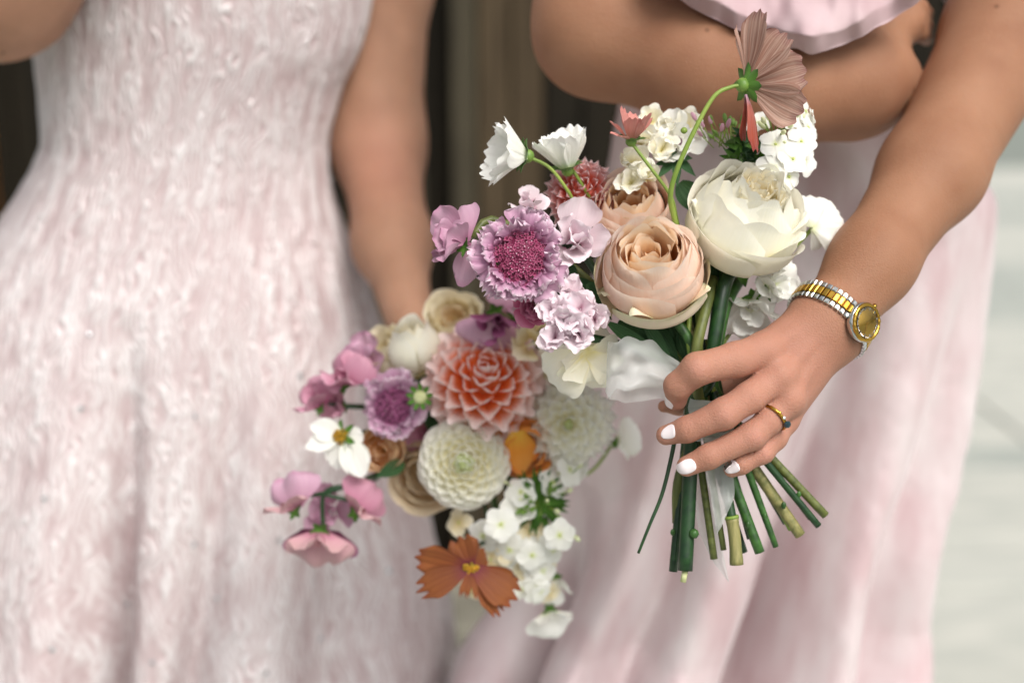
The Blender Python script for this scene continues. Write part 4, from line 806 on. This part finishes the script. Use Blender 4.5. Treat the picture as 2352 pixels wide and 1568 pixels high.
# green + white phlox on the right
f = flower('phlox', 'upright white phlox spray reaching up behind the tall dusky cosmos', 'phlox', 1815, 320, .94, (.1, .2, 1), 0); k_ = K * .94
sp = [(25, 108, 0, .8, .3, .4), (40, 68, 0, .7, .1, .6), (-8, 40, .01, .2, .2, 1), (38, 22, .005, .6, .1, .7), (12, -20, .012, .1, .1, 1), (-48, -28, .012, -.1, .3, 1), (-14, -66, .016, .1, 0, 1), (-58, -84, .014, -.2, .1, 1), (-22, -104, .012, .2, -.1, 1), (30, -50, .0, .5, 0, .8), (-30, -10, -.005, 0, .5, .8), (60, 45, -.005, .9, .1, .3), (-70, 50, -.01, -.3, .5, .8)]
phlox(f, [(x * k_, y * k_, z, a, b, c) for x, y, z, a, b, c in sp], u2m(36, .94), P['white'], 4, P['limeye'])
buds(f, 16, u2m(62, .94), u2m(11, .94), (-u2m(30, .94), u2m(10, .94), 0), P['white'], 6)
stem(f, [(1815, 330, .95), (1740, 480, .965), (1665, 640, .95), (1640, 850, .94), hold(35, .010), (1700, 1060, .935), (1790, 1110, .94), (1896, 1183, .94)], 10, 'olive')
f = tag(empty('foliage_sprig', W(1690, 340, .94), 'bright green leafy sprig among the white phlox under the tall cosmos', 'foliage'), None); Q = np.random.RandomState(5)
for i in range(46):
    a = Q.uniform(0, 6.28); r = Q.uniform(20, 75); x, y_ = 1700 + Q.uniform(-30, 45), 355 + Q.uniform(-40, 30); leaf(f, (x, y_, .945), (x + r * math.cos(a), y_ - abs(r * math.sin(a)) * .8 + 10, .935 + Q.uniform(-.01, .01)), Q.uniform(12, 26), random.choice(['leaf', 'calyx', 'calyx']), .5, 7)
buds(f, 14, u2m(70, .94), u2m(9, .94), (-u2m(10, .94), 0, .004), greens['bud'], 9); buds(f, 6, u2m(75, .94), u2m(10, .94), (-u2m(40, .94), 0, .004), P['lilac'], 19)
stem(f, [(1690, 370, .95), (1650, 640, .95), (1630, 850, .94)], 9, 'stem')
f = flower('sweet_pea', 'single white sweet pea held clear to the right of the cream peony', 'sweet pea', 1898, 490, .955, (.55, .15, .8), -40); [petal_dir(f, (1868, 522, .955), o_, nr, w, P['white'], ruf=.34, rf=3.4, teeth=.05, rib=0, b1=-.7, curl=-.7, cup=-.3, rnd=.2, edge=.08, seed=s_) for o_, nr, w, s_ in [((8, 92, 4), (.1, 0, 1), 124, 1), ((84, 52, 0), (.1, .2, 1), 104, 2), ((78, -18, 14), (0, .3, 1), 84, 3), ((44, -46, 0), (-.2, .2, 1), 70, 4), ((-14, 60, -8), (-.4, 0, 1), 70, 5)]]
stem(f, [(1870, 520, .96), (1760, 640, .97), (1660, 790, .955)], 5, 'light')
f = flower('sweet_pea', 'frilly white sweet pea below the cream peony near the watch', 'sweet pea', 1775, 650, .945, (.35, -.1, .9), -30); sweet_pea(f, u2m(68, .945), P['white'], None, 23); ruffled(f, u2m(58, .945), P['white'], 9, 12, (10, 60), (.9, .6), .5)
f = flower('sweet_pea', 'white sweet pea hanging beside the thick green stems above the knuckles', 'sweet pea', 1715, 705, .95, (.1, -.35, .9), 160); sweet_pea(f, u2m(78, .95), P['white'], None, 27); ruffled(f, u2m(60, .95), P['white'], 6, 13, (0, 50), (.95, .7), .5)
stem(f, [(1700, 640, .955), (1668, 700, .935), (1650, 790, .93), (1640, 880, .93), hold(40, .004), (1690, 1040, .93), (1720, 1110, .934), (1782, 1255, .934)], 14, 'stem', r1=7)
# loose leaves at the gathering point and the grass blade
f = empty('leaf_cluster', W(1500, 790, .925), 'dark green blade shaped leaves between the lilac stock and the hand', 'leaves')
for a, b, w in [((1385, 600, .945), (1420, 700, .945), 50), ((1560, 560, .945), (1640, 640, .945), 60), ((1400, 420, .96), (1470, 500, .96), 60), ((1560, 420, .955), (1620, 500, .95), 60), ((1290, 660, .94), (1370, 720, .94), 50), ((1230, 640, .93), (1160, 560, .93), 50), ((1398, 742, .915), (1540, 838, .925), 34), ((1420, 738, .92), (1525, 800, .93), 26), ((1478, 735, .92), (1545, 835, .928), 30), ((1440, 760, .925), (1550, 850, .935), 30), ((1500, 740, .935), (1560, 830, .935), 34), ((1530, 720, .94), (1575, 820, .94), 40), ((1640, 560, .935), (1615, 700, .94), 46), ((1290, 600, .935), (1330, 640, .935), 30), ((1350, 650, .93), (1390, 700, .93), 34), ((1560, 760, .94), (1590, 850, .94), 36), ((1330, 640, .94), (1405, 735, .94), 40)]: leaf(f, a, b, w, 'leaf', .5)
f = empty('flower_stem', W(1690, 1190, .918), 'short thick tan stem stub with a pale cut top below the little finger', 'stem')
P_ = spline([W(1681, 1188, .918), W(1688, 1240, .918), W(1692, 1296, .918)], 12); v, f_, u = tube(local(f, P_), [.0046, .0042, .004, .004, .004, .004, .004, .004, .0041, .0043, .0045, .0045], 12); put('stem', mesh('stem', v, f_, u), greens['tan'], f)
v, f_, u = tube(local(f, [W(1680, 1184, .918), W(1681, 1190, .918)]), [.0046, .0048], 12); put('cut_end', mesh('cut_end', v, f_, u), greens['light'], f)
stem(f, [(1681, 1190, .9185), (1672, 1140, .921), (1655, 1060, .928), (1640, 960, .932)], 11, 'dark', 20, 'upper_stem')
f = empty('flower_stem', W(1620, 790, .92), 'pale ribbed green stem rising between the peach rose and the peony', 'stem')
stem(f, [(1640, 640, .932), (1618, 720, .918), (1600, 800, .913), (1600, 880, .920), (1606, 960, .925), (1560, 1100, .934), (1556, 1200, .936)], 13, 'olive', 40)
stem(f, [(1585, 700, .93), (1582, 790, .921), (1600, 870, .93)], 6, 'light', 20, 'side_stem')
for x_, y_, d_, s_ in [(1545, 1222, .929, 4.5), (1718, 1205, .922, 5), (1757, 1185, .925, 4), (1800, 1160, .932, 5), (1835, 1135, .932, 4.5)]:
    v, f_, u = ball(local(f, [W(x_, y_, d_)])[0], s_ * K * d_ * 1.25, 8, 6, (1.0, .8, 1.5)); put('stem_node', mesh('stem_node', v, f_), greens['stem'], f)
f = empty('grass_blade', W(1540, 1020, .91), 'thin curved green grass blade dangling left of the cut stems', 'grass blade')
P_ = spline([W(1552, 985, .915), W(1546, 1030, .914), (W(1522, 1130, .912)), W(1492, 1205, .91), W(1466, 1270, .91)], 24); v, f_, u = tube(local(f, P_), np.linspace(.0016, .0009, 24), 8); put('blade', mesh('blade', v, f_, u), greens['dark'], f)
for i, (lb_, dx, dz, ex, ey, rr, m_) in enumerate([('slim olive cut stem beside the thick dark stem in the lower fan', -12, -.004, 1662, 1262, 7, 'olive'), ('slim dark cut stem in the middle of the lower fan', 18, .006, 1722, 1236, 7, 'dark'), ('slim pale green cut stem right of the middle of the lower fan', 34, .010, 1816, 1216, 6, 'light'), ('slim dark green cut stem near the right end of the lower fan', 44, .012, 1862, 1190, 7, 'dark')]):
    f = tag(empty('flower_stem', W(1622 + dx, 930, .925 + dz), lb_, 'stem'), None, None, 'stems in the front bouquet'); stem(f, [(1605 + dx * .4, 780, .93 + dz), (1615 + dx * .7, 860, .927 + dz), hold(dx, dz), (ex, ey, .93 + dz)], rr, m_)
# ribbon
sheer = sheer_mat('sheer_white_ribbon', '#f2f4f2', .52); ribbon = empty('ribbon', W(1560, 870, .92), 'sheer white ribbon looped left of the hand and wrapped round the stems', 'ribbon')
def strip(name, pts, widths, dirs, n=36, nw=7, crumple=.0016, seed=0):
    P_ = spline([cc(*p) for p in pts], n); wv_ = np.interp(np.linspace(0, 1, n), np.linspace(0, 1, len(widths)), widths) * K * .92; D_ = np.stack([np.interp(np.linspace(0, 1, n), np.linspace(0, 1, len(dirs)), np.array(dirs, float)[:, a]) for a in range(3)], 1); D_ /= np.linalg.norm(D_, axis=1)[:, None]
    s, t = np.meshgrid(np.linspace(-.5, .5, nw), np.arange(n)); V = P_[:, None, :] + D_[:, None, :] * (s * wv_[:, None])[..., None]
    V[..., 2] += crumple * 2 * (vnoise(s * 5 + seed, t / 5., 30 + seed) - .5); V[..., 1] += crumple * (vnoise(s * 4 + seed, t / 4., 31 + seed) - .5)
    uv = np.stack([s + .5, t / (n - 1)], -1).reshape(-1, 2); return put(name, mesh(name, local(ribbon, c2w(V.reshape(-1, 3))), grid_faces(nw, n), uv), sheer, ribbon)
strip('loop', [(1590, 880, .918), (1520, 850, .905), (1450, 838, .898), (1402, 842, .903), (1396, 852, .918), (1430, 862, .930), (1500, 868, .932), (1580, 885, .932)], [50, 95, 130, 125, 120, 120, 90, 50], [(.1, 1, .1), (.15, 1, 0), (.22, 1, 0), (.1, 1, .2), (0, 1, .2), (0, 1, 0), (0, 1, 0), (0, 1, 0)], n=60, nw=15, crumple=.006)
strip('tail', [(1650, 1000, .915), (1652, 1080, .913), (1660, 1150, .913), (1646, 1228, .916)], [66, 66, 52, 3], [(1, .1, .1), (1, .1, -.2), (1, .15, .2), (1, 0, 0)], crumple=.003, seed=2)
strip('tail', [(1600, 1040, .938), (1618, 1150, .937), (1638, 1250, .937), (1672, 1332, .938)], [60, 56, 40, 6], [(1, 0, .1), (1, .1, -.2), (1, .2, .2), (1, .3, 0)], crumple=.003, seed=4)
V = []
for t in range(30):
    for a in np.linspace(-.9, 4.2, 40): r = u2m(62, .925); c = cc(1626 - (t - 15) * .2, 918 + t * 3.2 + 13 * math.sin(a * 1.7 + .6) * (1 - t / 29) - 6 * math.cos(a * 4) * (1 - t / 29), .927); V.append(c + [r * math.sin(a) + .0006 * math.sin(a * 5 + t * .5), 0, r * .62 * math.cos(a) + .0008 * math.sin(t * .9 + a * 3)])
put('wrap', mesh('wrap', local(ribbon, c2w(V)), grid_faces(40, 30)), sheer, ribbon)

# ------------------------------------------------------------------ rear bouquet
FK = (1075, 930, 1.13)
def bstem(f, px, py, d, r=9, m='stem'): stem(f, [(px, py, d + .012), ((px + 1075) / 2, (py + 940) / 2, d + .055), FK, (1090, 960, 1.18)], r, m, 16)
f = flower('dahlia', 'large coral orange dahlia with pale pink petal tips in the rear bouquet', 'dahlia', 1113, 872, 1.055, (.06, .42, .88), 0, BQ2); R = u2m(142, 1.055)
dahlia(f, R, P['coral'], 74, .76, .36, .37, -18, -4, .6, None, 11, .42, .7, .78, .8); bstem(f, 1113, 890, 1.09)
f = flower('dahlia', 'round white ball dahlia with a lime green centre in the rear bouquet', 'dahlia', 1066, 1062, 1.045, (.02, .06, 1), 0, BQ2); R = u2m(118, 1.045)
dahlia(f, R, P['whiteball'], 104, .44, .26, .52, -16, -4, .85, None, 12, .7, .7, .95, .62); ms = pm(L=R * .16, Wd=R * .07, nu=5, nv=5, tipw=.3, cup=.8, b1=.8)
for i in range(24): put('petal', ms, P['limecen'], f, rot('Z', i * 2.4) @ tr(0, R * .045 * math.sqrt(i), R * .42) @ rot('X', rad(88 - i * .8)))
bstem(f, 1066, 1060, 1.09)
f = flower('dahlia', 'white dahlia with long pointed petals, right of the orange bloom in the rear bouquet', 'dahlia', 1302, 972, 1.06, (.10, -.06, 1), 0, BQ2); R = u2m(118, 1.06)
dahlia(f, R, P['whiteball'], 70, .90, .40, .28, -20, -24, .5, None, 13, .12, .45, .5, .5)
for i in range(14): put('petal', ms, P['limecen'], f, rot('Z', i * 2.4) @ tr(0, R * .03 * math.sqrt(i), R * .2) @ rot('X', rad(84)))
bstem(f, 1302, 972, 1.09)
f = flower('scabiosa', 'smaller soft focus mauve scabiosa at the left of the rear bouquet', 'scabiosa', 905, 932, 1.05, (-.25, -.05, .95), 20, BQ2); scabiosa(f, u2m(80, 1.05), P['mauve'], P['plum'], P['stamen'], 8, False); bstem(f, 905, 932, 1.07, 7)
for i, (lb_, px, py, fx, fy, r, s, m_) in enumerate([('upper rose pink sweet pea left of the rear bouquet', 800, 868, -.4, .3, 66, 31, 'pink'), ('outermost rose pink sweet pea against the crinkled dress', 735, 918, -.7, .1, 62, 32, 'pink'), ('lower rose pink sweet pea above the white yellow centred cosmos', 775, 925, -.2, -.1, 52, 33, 'pink')]):
    f = flower('sweet_pea', lb_, 'sweet pea', px, py, 1.06 + .01 * i, (fx, fy, .8), -15 + 40 * i, BQ2); sweet_pea(f, u2m(r, 1.06), P[m_], None, s); ruffled(f, u2m(r * .8, 1.06), P[m_], 5, s, (15, 60), (.8, .6), .5); bstem(f, px + 20, py + 10, 1.06, 4, 'dark')
f = flower('rose', 'folded cream rose bud standing at the top left of the rear bouquet', 'rose', 955, 815, 1.07, (-.15, .85, .5), 30, BQ2); rose(f, u2m(64, 1.07), [P['cream'], P['cream'], P['cream_in']], [(1.0, 1.35, 66, 3, .62, .12, 0), (.8, 1.3, 60, 3, .55, .05, 1), (.5, 1.2, 60, 3, .6, .0, 2)], seed=41); bstem(f, 955, 840, 1.08)
f = flower('rose', 'ecru cream rose left of the folded cream bud in the rear bouquet', 'rose', 893, 815, 1.085, (-.4, .6, .7), 0, BQ2); rose(f, u2m(56, 1.085), [P['ecru'], P['ecru'], P['ecru']], [(1.0, .9, 60, 5, .9, .15, 0), (.75, .9, 50, 5, .8, .1, 1), (.45, .8, 50, 4, .8, .05, 2)], seed=42); bstem(f, 893, 830, 1.09)
f = flower('rose', 'shaded ecru rose at the back under the mauve sweet peas', 'rose', 1045, 738, 1.10, (-.1, .5, .85), 0, BQ2); rose(f, u2m(62, 1.1), [P['ecru'], P['ecru'], P['tan']], [(1.0, .8, 60, 5, .95, .15, 0), (.75, .8, 50, 5, .85, .1, 1), (.45, .7, 50, 4, .8, .05, 2)], seed=43); bstem(f, 1045, 750, 1.1)
f = flower('sweet_pea', 'dark hearted mauve sweet pea above the coral orange dahlia', 'sweet pea', 1130, 738, 1.04, (.2, -.3, .9), 170, BQ2); sweet_pea(f, u2m(74, 1.04), P['pea'], P['plum'], 34); ruffled(f, u2m(60, 1.04), P['plum'], 6, 35, (20, 75), (.8, .6), .5); bstem(f, 1130, 745, 1.06, 5)
f = flower('sweet_pea', 'mauve sweet pea petal right above the coral dahlia', 'sweet pea', 1180, 705, 1.07, (.2, .1, .9), 0, BQ2); sweet_pea(f, u2m(60, 1.07), P['pea'], P['pea'], 36)
f = flower('lisianthus', 'pale cream petals between the coral dahlia and the lilac stock spray', 'lisianthus', 1222, 785, 1.05, (.2, .2, .9), 0, BQ2); ruffled(f, u2m(80, 1.05), P['ecru'], 6, 37, (10, 50), (.9, .7), .55); bstem(f, 1222, 785, 1.06)
f = flower('ranunculus', 'bright orange cupped bloom wedged between the two white dahlias', 'ranunculus', 1196, 1022, 1.06, (.25, -.3, .9), 0, BQ2); R = u2m(74, 1.06); rose(f, R, [P['orange']], [(1.0, .5, 66, 5, .9, .1, 0), (.8, .6, 60, 4, .8, .05, 0), (.5, .5, 60, 3, .8, 0, 0)], seed=44)
put('petal', pm(L=R * 1.5, Wd=R * .62, nu=9, nv=10, base=.4, tipw=.6, cup=-.4, b0=-.2, b1=-.3, ruf=.1, seed=3), P['orange'], f, f.matrix_world.inverted() @ (Matrix.Translation(Vector(W(1190, 990, 1.04))) @ face_rot((.2, 0, 1)).to_4x4() @ rot('Z', rad(188)))); bstem(f, 1196, 1022, 1.08)
f = flower('cosmos', 'white cosmos with a yellow heart and swept back petals, left in the rear bouquet', 'cosmos', 785, 1002, 1.05, (-.55, .1, .8), 0, BQ2); L = u2m(104, 1.05)
for off, nr, w, s_ in [((-78, 26, 10), (-.2, .3, 1), 56, 1), ((-92, -24, 16), (0, .5, .9), 50, 2), ((48, -96, 16), (.1, .4, .9), 72, 3), ((-20, -80, 0), (0, .4, .9), 70, 4), ((46, -8, -10), (.2, .1, 1), 50, 5)]: petal_dir(f, (790, 1000, 1.05), off, nr, w, P['white'], seed=s_, tipw=.35, m=.55, teeth=.05)
florets(f, 'disc_floret', P['yellow'], L * .16, 30, L * .07, L * .12, 3, style='bead'); calyx(f, L * .2, 6, 1.7, 10, -L * .02)
buds(f, 10, L * .16, L * .06, (0, 0, L * .08), P['yellow'], 3, 'stamen_bud', 1.4); bstem(f, 795, 1000, 1.05, 5, 'dark')
f = flower('rose', 'small apricot spray rose below the smaller mauve scabiosa', 'rose', 880, 1030, 1.07, (-.2, -.1, .95), 0, BQ2); rose(f, u2m(52, 1.07), [P['apricot']], [(1.0, .5, 56, 5, .95, .1, 0), (.8, .55, 50, 5, .85, .05, 0), (.58, .5, 44, 5, .85, .03, 0), (.35, .4, 44, 4, .9, 0, 0)], seed=45); bstem(f, 880, 1030, 1.07)
f = flower('rose', 'tan blush rose almost hidden behind the round white dahlia', 'rose', 978, 1090, 1.085, (-.3, -.2, .9), 0, BQ2); rose(f, u2m(78, 1.085), [P['tan']], [(1.0, .5, 60, 5, 1.0, .12, 0), (.8, .55, 50, 5, .9, .05, 0), (.58, .5, 44, 5, .85, .03, 0)], seed=46); bstem(f, 990, 1080, 1.09)
f = flower('phlox', 'cluster of flat white phlox under the round white dahlia', 'phlox', 1200, 1180, 1.05, (.05, 0, 1), 0, BQ2); k_ = K * 1.05
phlox(f, [(x * k_, y * k_, z, a, b, c) for x, y, z, a, b, c in [(-52, -15, .02, -.1, .1, 1), (80, -40, .022, .1, -.1, 1), (-10, 20, .005, 0, .3, .9), (70, 72, 0, .5, .5, .8), (110, 100, -.005, .6, .3, .6), (-90, -50, .0, -.5, -.2, .9), (20, -90, .01, 0, -.3, 1), (-30, -80, .004, -.3, -.3, 1), (-5, 52, .004, .1, .5, .9), (60, 25, -.006, .2, .1, 1)]], u2m(40, 1.05), P['white'], 14, P['limeye'])
buds(f, 18, u2m(62, 1.05), u2m(10, 1.05), (u2m(45, 1.05), u2m(25, 1.05), 0), greens['bud'], 8); buds(f, 8, u2m(120, 1.05), u2m(11, 1.05), (u2m(40, 1.05), u2m(20, 1.05), -.005), P['white'], 12)
for i in range(14): leaf(f, (1240, 1150, 1.055), (1240 + 60 * math.cos(i * .8), 1150 + 60 * math.sin(i * .8), 1.045), 20, 'calyx', .5, 7)
bstem(f, 1220, 1180, 1.07, 6)
f = flower('hydrangea', 'cream and pale yellow floret cluster low in the rear bouquet', 'hydrangea', 1170, 1275, 1.065, (0, -.1, 1), 0, BQ2); Q = np.random.RandomState(4); k_ = K * 1.065
phlox(f, [(x * k_, y * k_, .015 * math.exp(-(x * x + y * y) / 9000), x / 160, y / 160, 1) for x, y in [(Q.uniform(-125, 95), Q.uniform(-85, 85)) for _ in range(32)]], u2m(34, 1.065), P['ecru'], 24, P['limeye'], 4)
phlox(f, [(x * k_, y * k_, .012, x / 160, y / 160, 1) for x, y in [(Q.uniform(-20, 120), Q.uniform(-95, 40)) for _ in range(16)]], u2m(32, 1.065), P['white'], 25, None, 4); bstem(f, 1170, 1275, 1.08)
f = flower('cosmos', 'rust orange cosmos with a purple tinged heart, lowest bloom of the rear bouquet', 'cosmos', 1082, 1300, 1.02, (.02, -.55, .72), 0, BQ2); L = u2m(140, 1.02)
for off, nr, w, s_ in [((-132, 16, 20), (-.1, -.2, 1), 84, 1), ((-128, -48, 36), (-.1, .3, 1), 72, 2), ((-34, 72, 0), (0, -.5, .9), 84, 3), ((112, -66, 30), (.2, .3, 1), 88, 4), ((72, -106, 36), (.1, .3, .9), 50, 5), ((118, -48, 0), (.3, .1, .9), 60, 6), ((-10, -62, 40), (0, .2, 1), 16, 7), ((14, -66, 40), (0, .2, 1), 14, 8), ((-28, -58, 40), (-.2, .2, 1), 14, 9), ((40, 40, -30), (0, -.5, .9), 60, 10)]: petal_dir(f, (1082, 1302, 1.02), off, nr, w, P['rust'], seed=s_, teeth=.16, b1=-.4)
florets(f, 'disc_floret', P['yellow'], L * .10, 24, L * .06, L * .06, 3, style='bead')
stem(f, [(1088, 1290, 1.03), (1098, 1255, 1.045), (1120, 1210, 1.06), (1090, 1000, 1.12)], 5, 'dark', 20)
for i, (lb_, px, py, fx, fy, r, rl, m_) in enumerate([('faded mauve sweet pea low on the left in front of the crinkled dress', 678, 1150, -.5, .2, 72, 20, 'pea'), ('dusty blush sweet pea with a plum edge, lowest on the left', 735, 1235, .0, -.4, 78, 175, 'blushp'), ('dusty pink sweet pea at the right end of the low left spray', 825, 1160, .5, .1, 66, -40, 'pink')]):
    f = flower('sweet_pea', lb_, 'sweet pea', px, py, 1.06, (fx, fy, .8), rl, BQ2); sweet_pea(f, u2m(r, 1.06), P[m_], P['blushp'], 51 + i)
    if i == 1: put('standard_petal', pm(L=u2m(92, 1.06), Wd=u2m(88, 1.06), nu=17, nv=11, base=.5, tipw=.8, rnd=.15, cup=.1, b0=-.1, b1=-.3, ruf=.2, rf=4, edge=.08, seed=9), P['plum'], f, tr(0, -.004, -.006))
    stem(f, [(px + (8 if i < 2 else -15), py - 10, 1.062), (745, 1132, 1.058), (805, 1112, 1.06), (880, 1080, 1.08), (1060, 980, 1.12)], 5, 'dark', 22)
for i, (lb_, px, py, r, rl) in enumerate([('pale greenish white sweet pea dangling below the cream floret cluster', 1265, 1340, 52, 150), ('lowest pale green white sweet pea tip hanging over the satin skirt', 1262, 1415, 56, 190), ('pale cream green bloom at the far right of the rear bouquet', 1430, 1010, 48, -70)]):
    f = flower('sweet_pea', lb_, 'sweet pea', px, py, 1.09, (.3, -.2, .9), rl, BQ2); sweet_pea(f, u2m(r, 1.09), P['white'], P['white'], 61 + i); stem(f, [(px - 5, py - 15, 1.095), ((px + 1230) / 2, (py + 1180) / 2, 1.10), (1150, 1050, 1.12)], 4, 'light', 14)
for lb_, px, py, d, fc, rr, m_, n_, s_ in [('soft mauve pink ruffled bloom behind the leftmost rose pink sweet peas', 840, 835, 1.075, (-.3, .3, .9), 62, 'pea', 9, 71), ('rose pink ruffled bloom squeezed between the smaller scabiosa and the coral dahlia', 985, 985, 1.09, (-.1, 0, 1), 56, 'pink', 8, 72), ('cream ruffled bloom filling the gap above the right white dahlia', 1270, 880, 1.075, (.2, .3, .9), 78, 'cream', 9, 73), ('white ruffled bloom below the right white dahlia', 1300, 1070, 1.08, (.2, -.2, .9), 62, 'white', 8, 74), ('pale pink ruffled bloom behind the low left sweet pea spray', 760, 1175, 1.085, (-.1, 0, 1), 66, 'pea', 8, 75), ('pale yellow ruffled bloom low in the cream floret cluster', 1225, 1250, 1.07, (.1, -.1, 1), 60, 'ecru', 9, 76)]:
    f = flower('stock_flower', lb_, 'stock', px, py, d, fc, 0, BQ2); ruffled(f, u2m(rr, d), P[m_], n_, s_, (10, 70), (1.0, .6), .55); bstem(f, px, py, d, 5, 'dark')
f = flower('scabiosa_bud', 'tiny white eyed green star bud beside the coral dahlia', 'flower bud', 965, 912, 1.03, (-.1, .1, 1), 0, BQ2); R = u2m(30, 1.03); me = pm(L=R * .75, Wd=R * .2, nu=5, nv=5, tipw=.05, rnd=0, cup=.3, m=.35)
for i in range(9): put('sepal', me, greens['calyx'], f, rot('Z', i * .698) @ tr(0, R * .4, 0) @ rot('X', rad(10)))
v, f_, u = ball((0, 0, 0), R * .55, 12, 8, (1, 1, .7)); put('bud', mesh('bud', v, f_), greens['pith'], f); stem(f, [(968, 915, 1.04), (1000, 930, 1.08), (1060, 950, 1.12)], 5, 'dark', 12)
f = empty('foliage_sprig', W(1255, 1135, 1.07), 'light green leafy sprig between the flat white phlox blooms of the rear bouquet', 'foliage')
for i in range(22):
    a = i * 2.4; leaf(f, (1235 + 14 * math.cos(a * 1.7), 1150 + 30 * math.sin(a * 1.3), 1.06), (1235 + 75 * math.cos(a), 1150 + 80 * math.sin(a), 1.05), 18, 'calyx', .5, 7)
f = empty('leaf_sprig', W(895, 1078, 1.06), 'single dark green leaf poking out left below the apricot rose', 'leaf'); leaf(f, (928, 1062, 1.07), (862, 1096, 1.05), 36, 'leaf', .3)
leaf(f, (985, 960, 1.07), (1010, 900, 1.06), 36, 'leaf', .3); leaf(f, (985, 940, 1.07), (1000, 1000, 1.06), 36, 'leaf', .3)
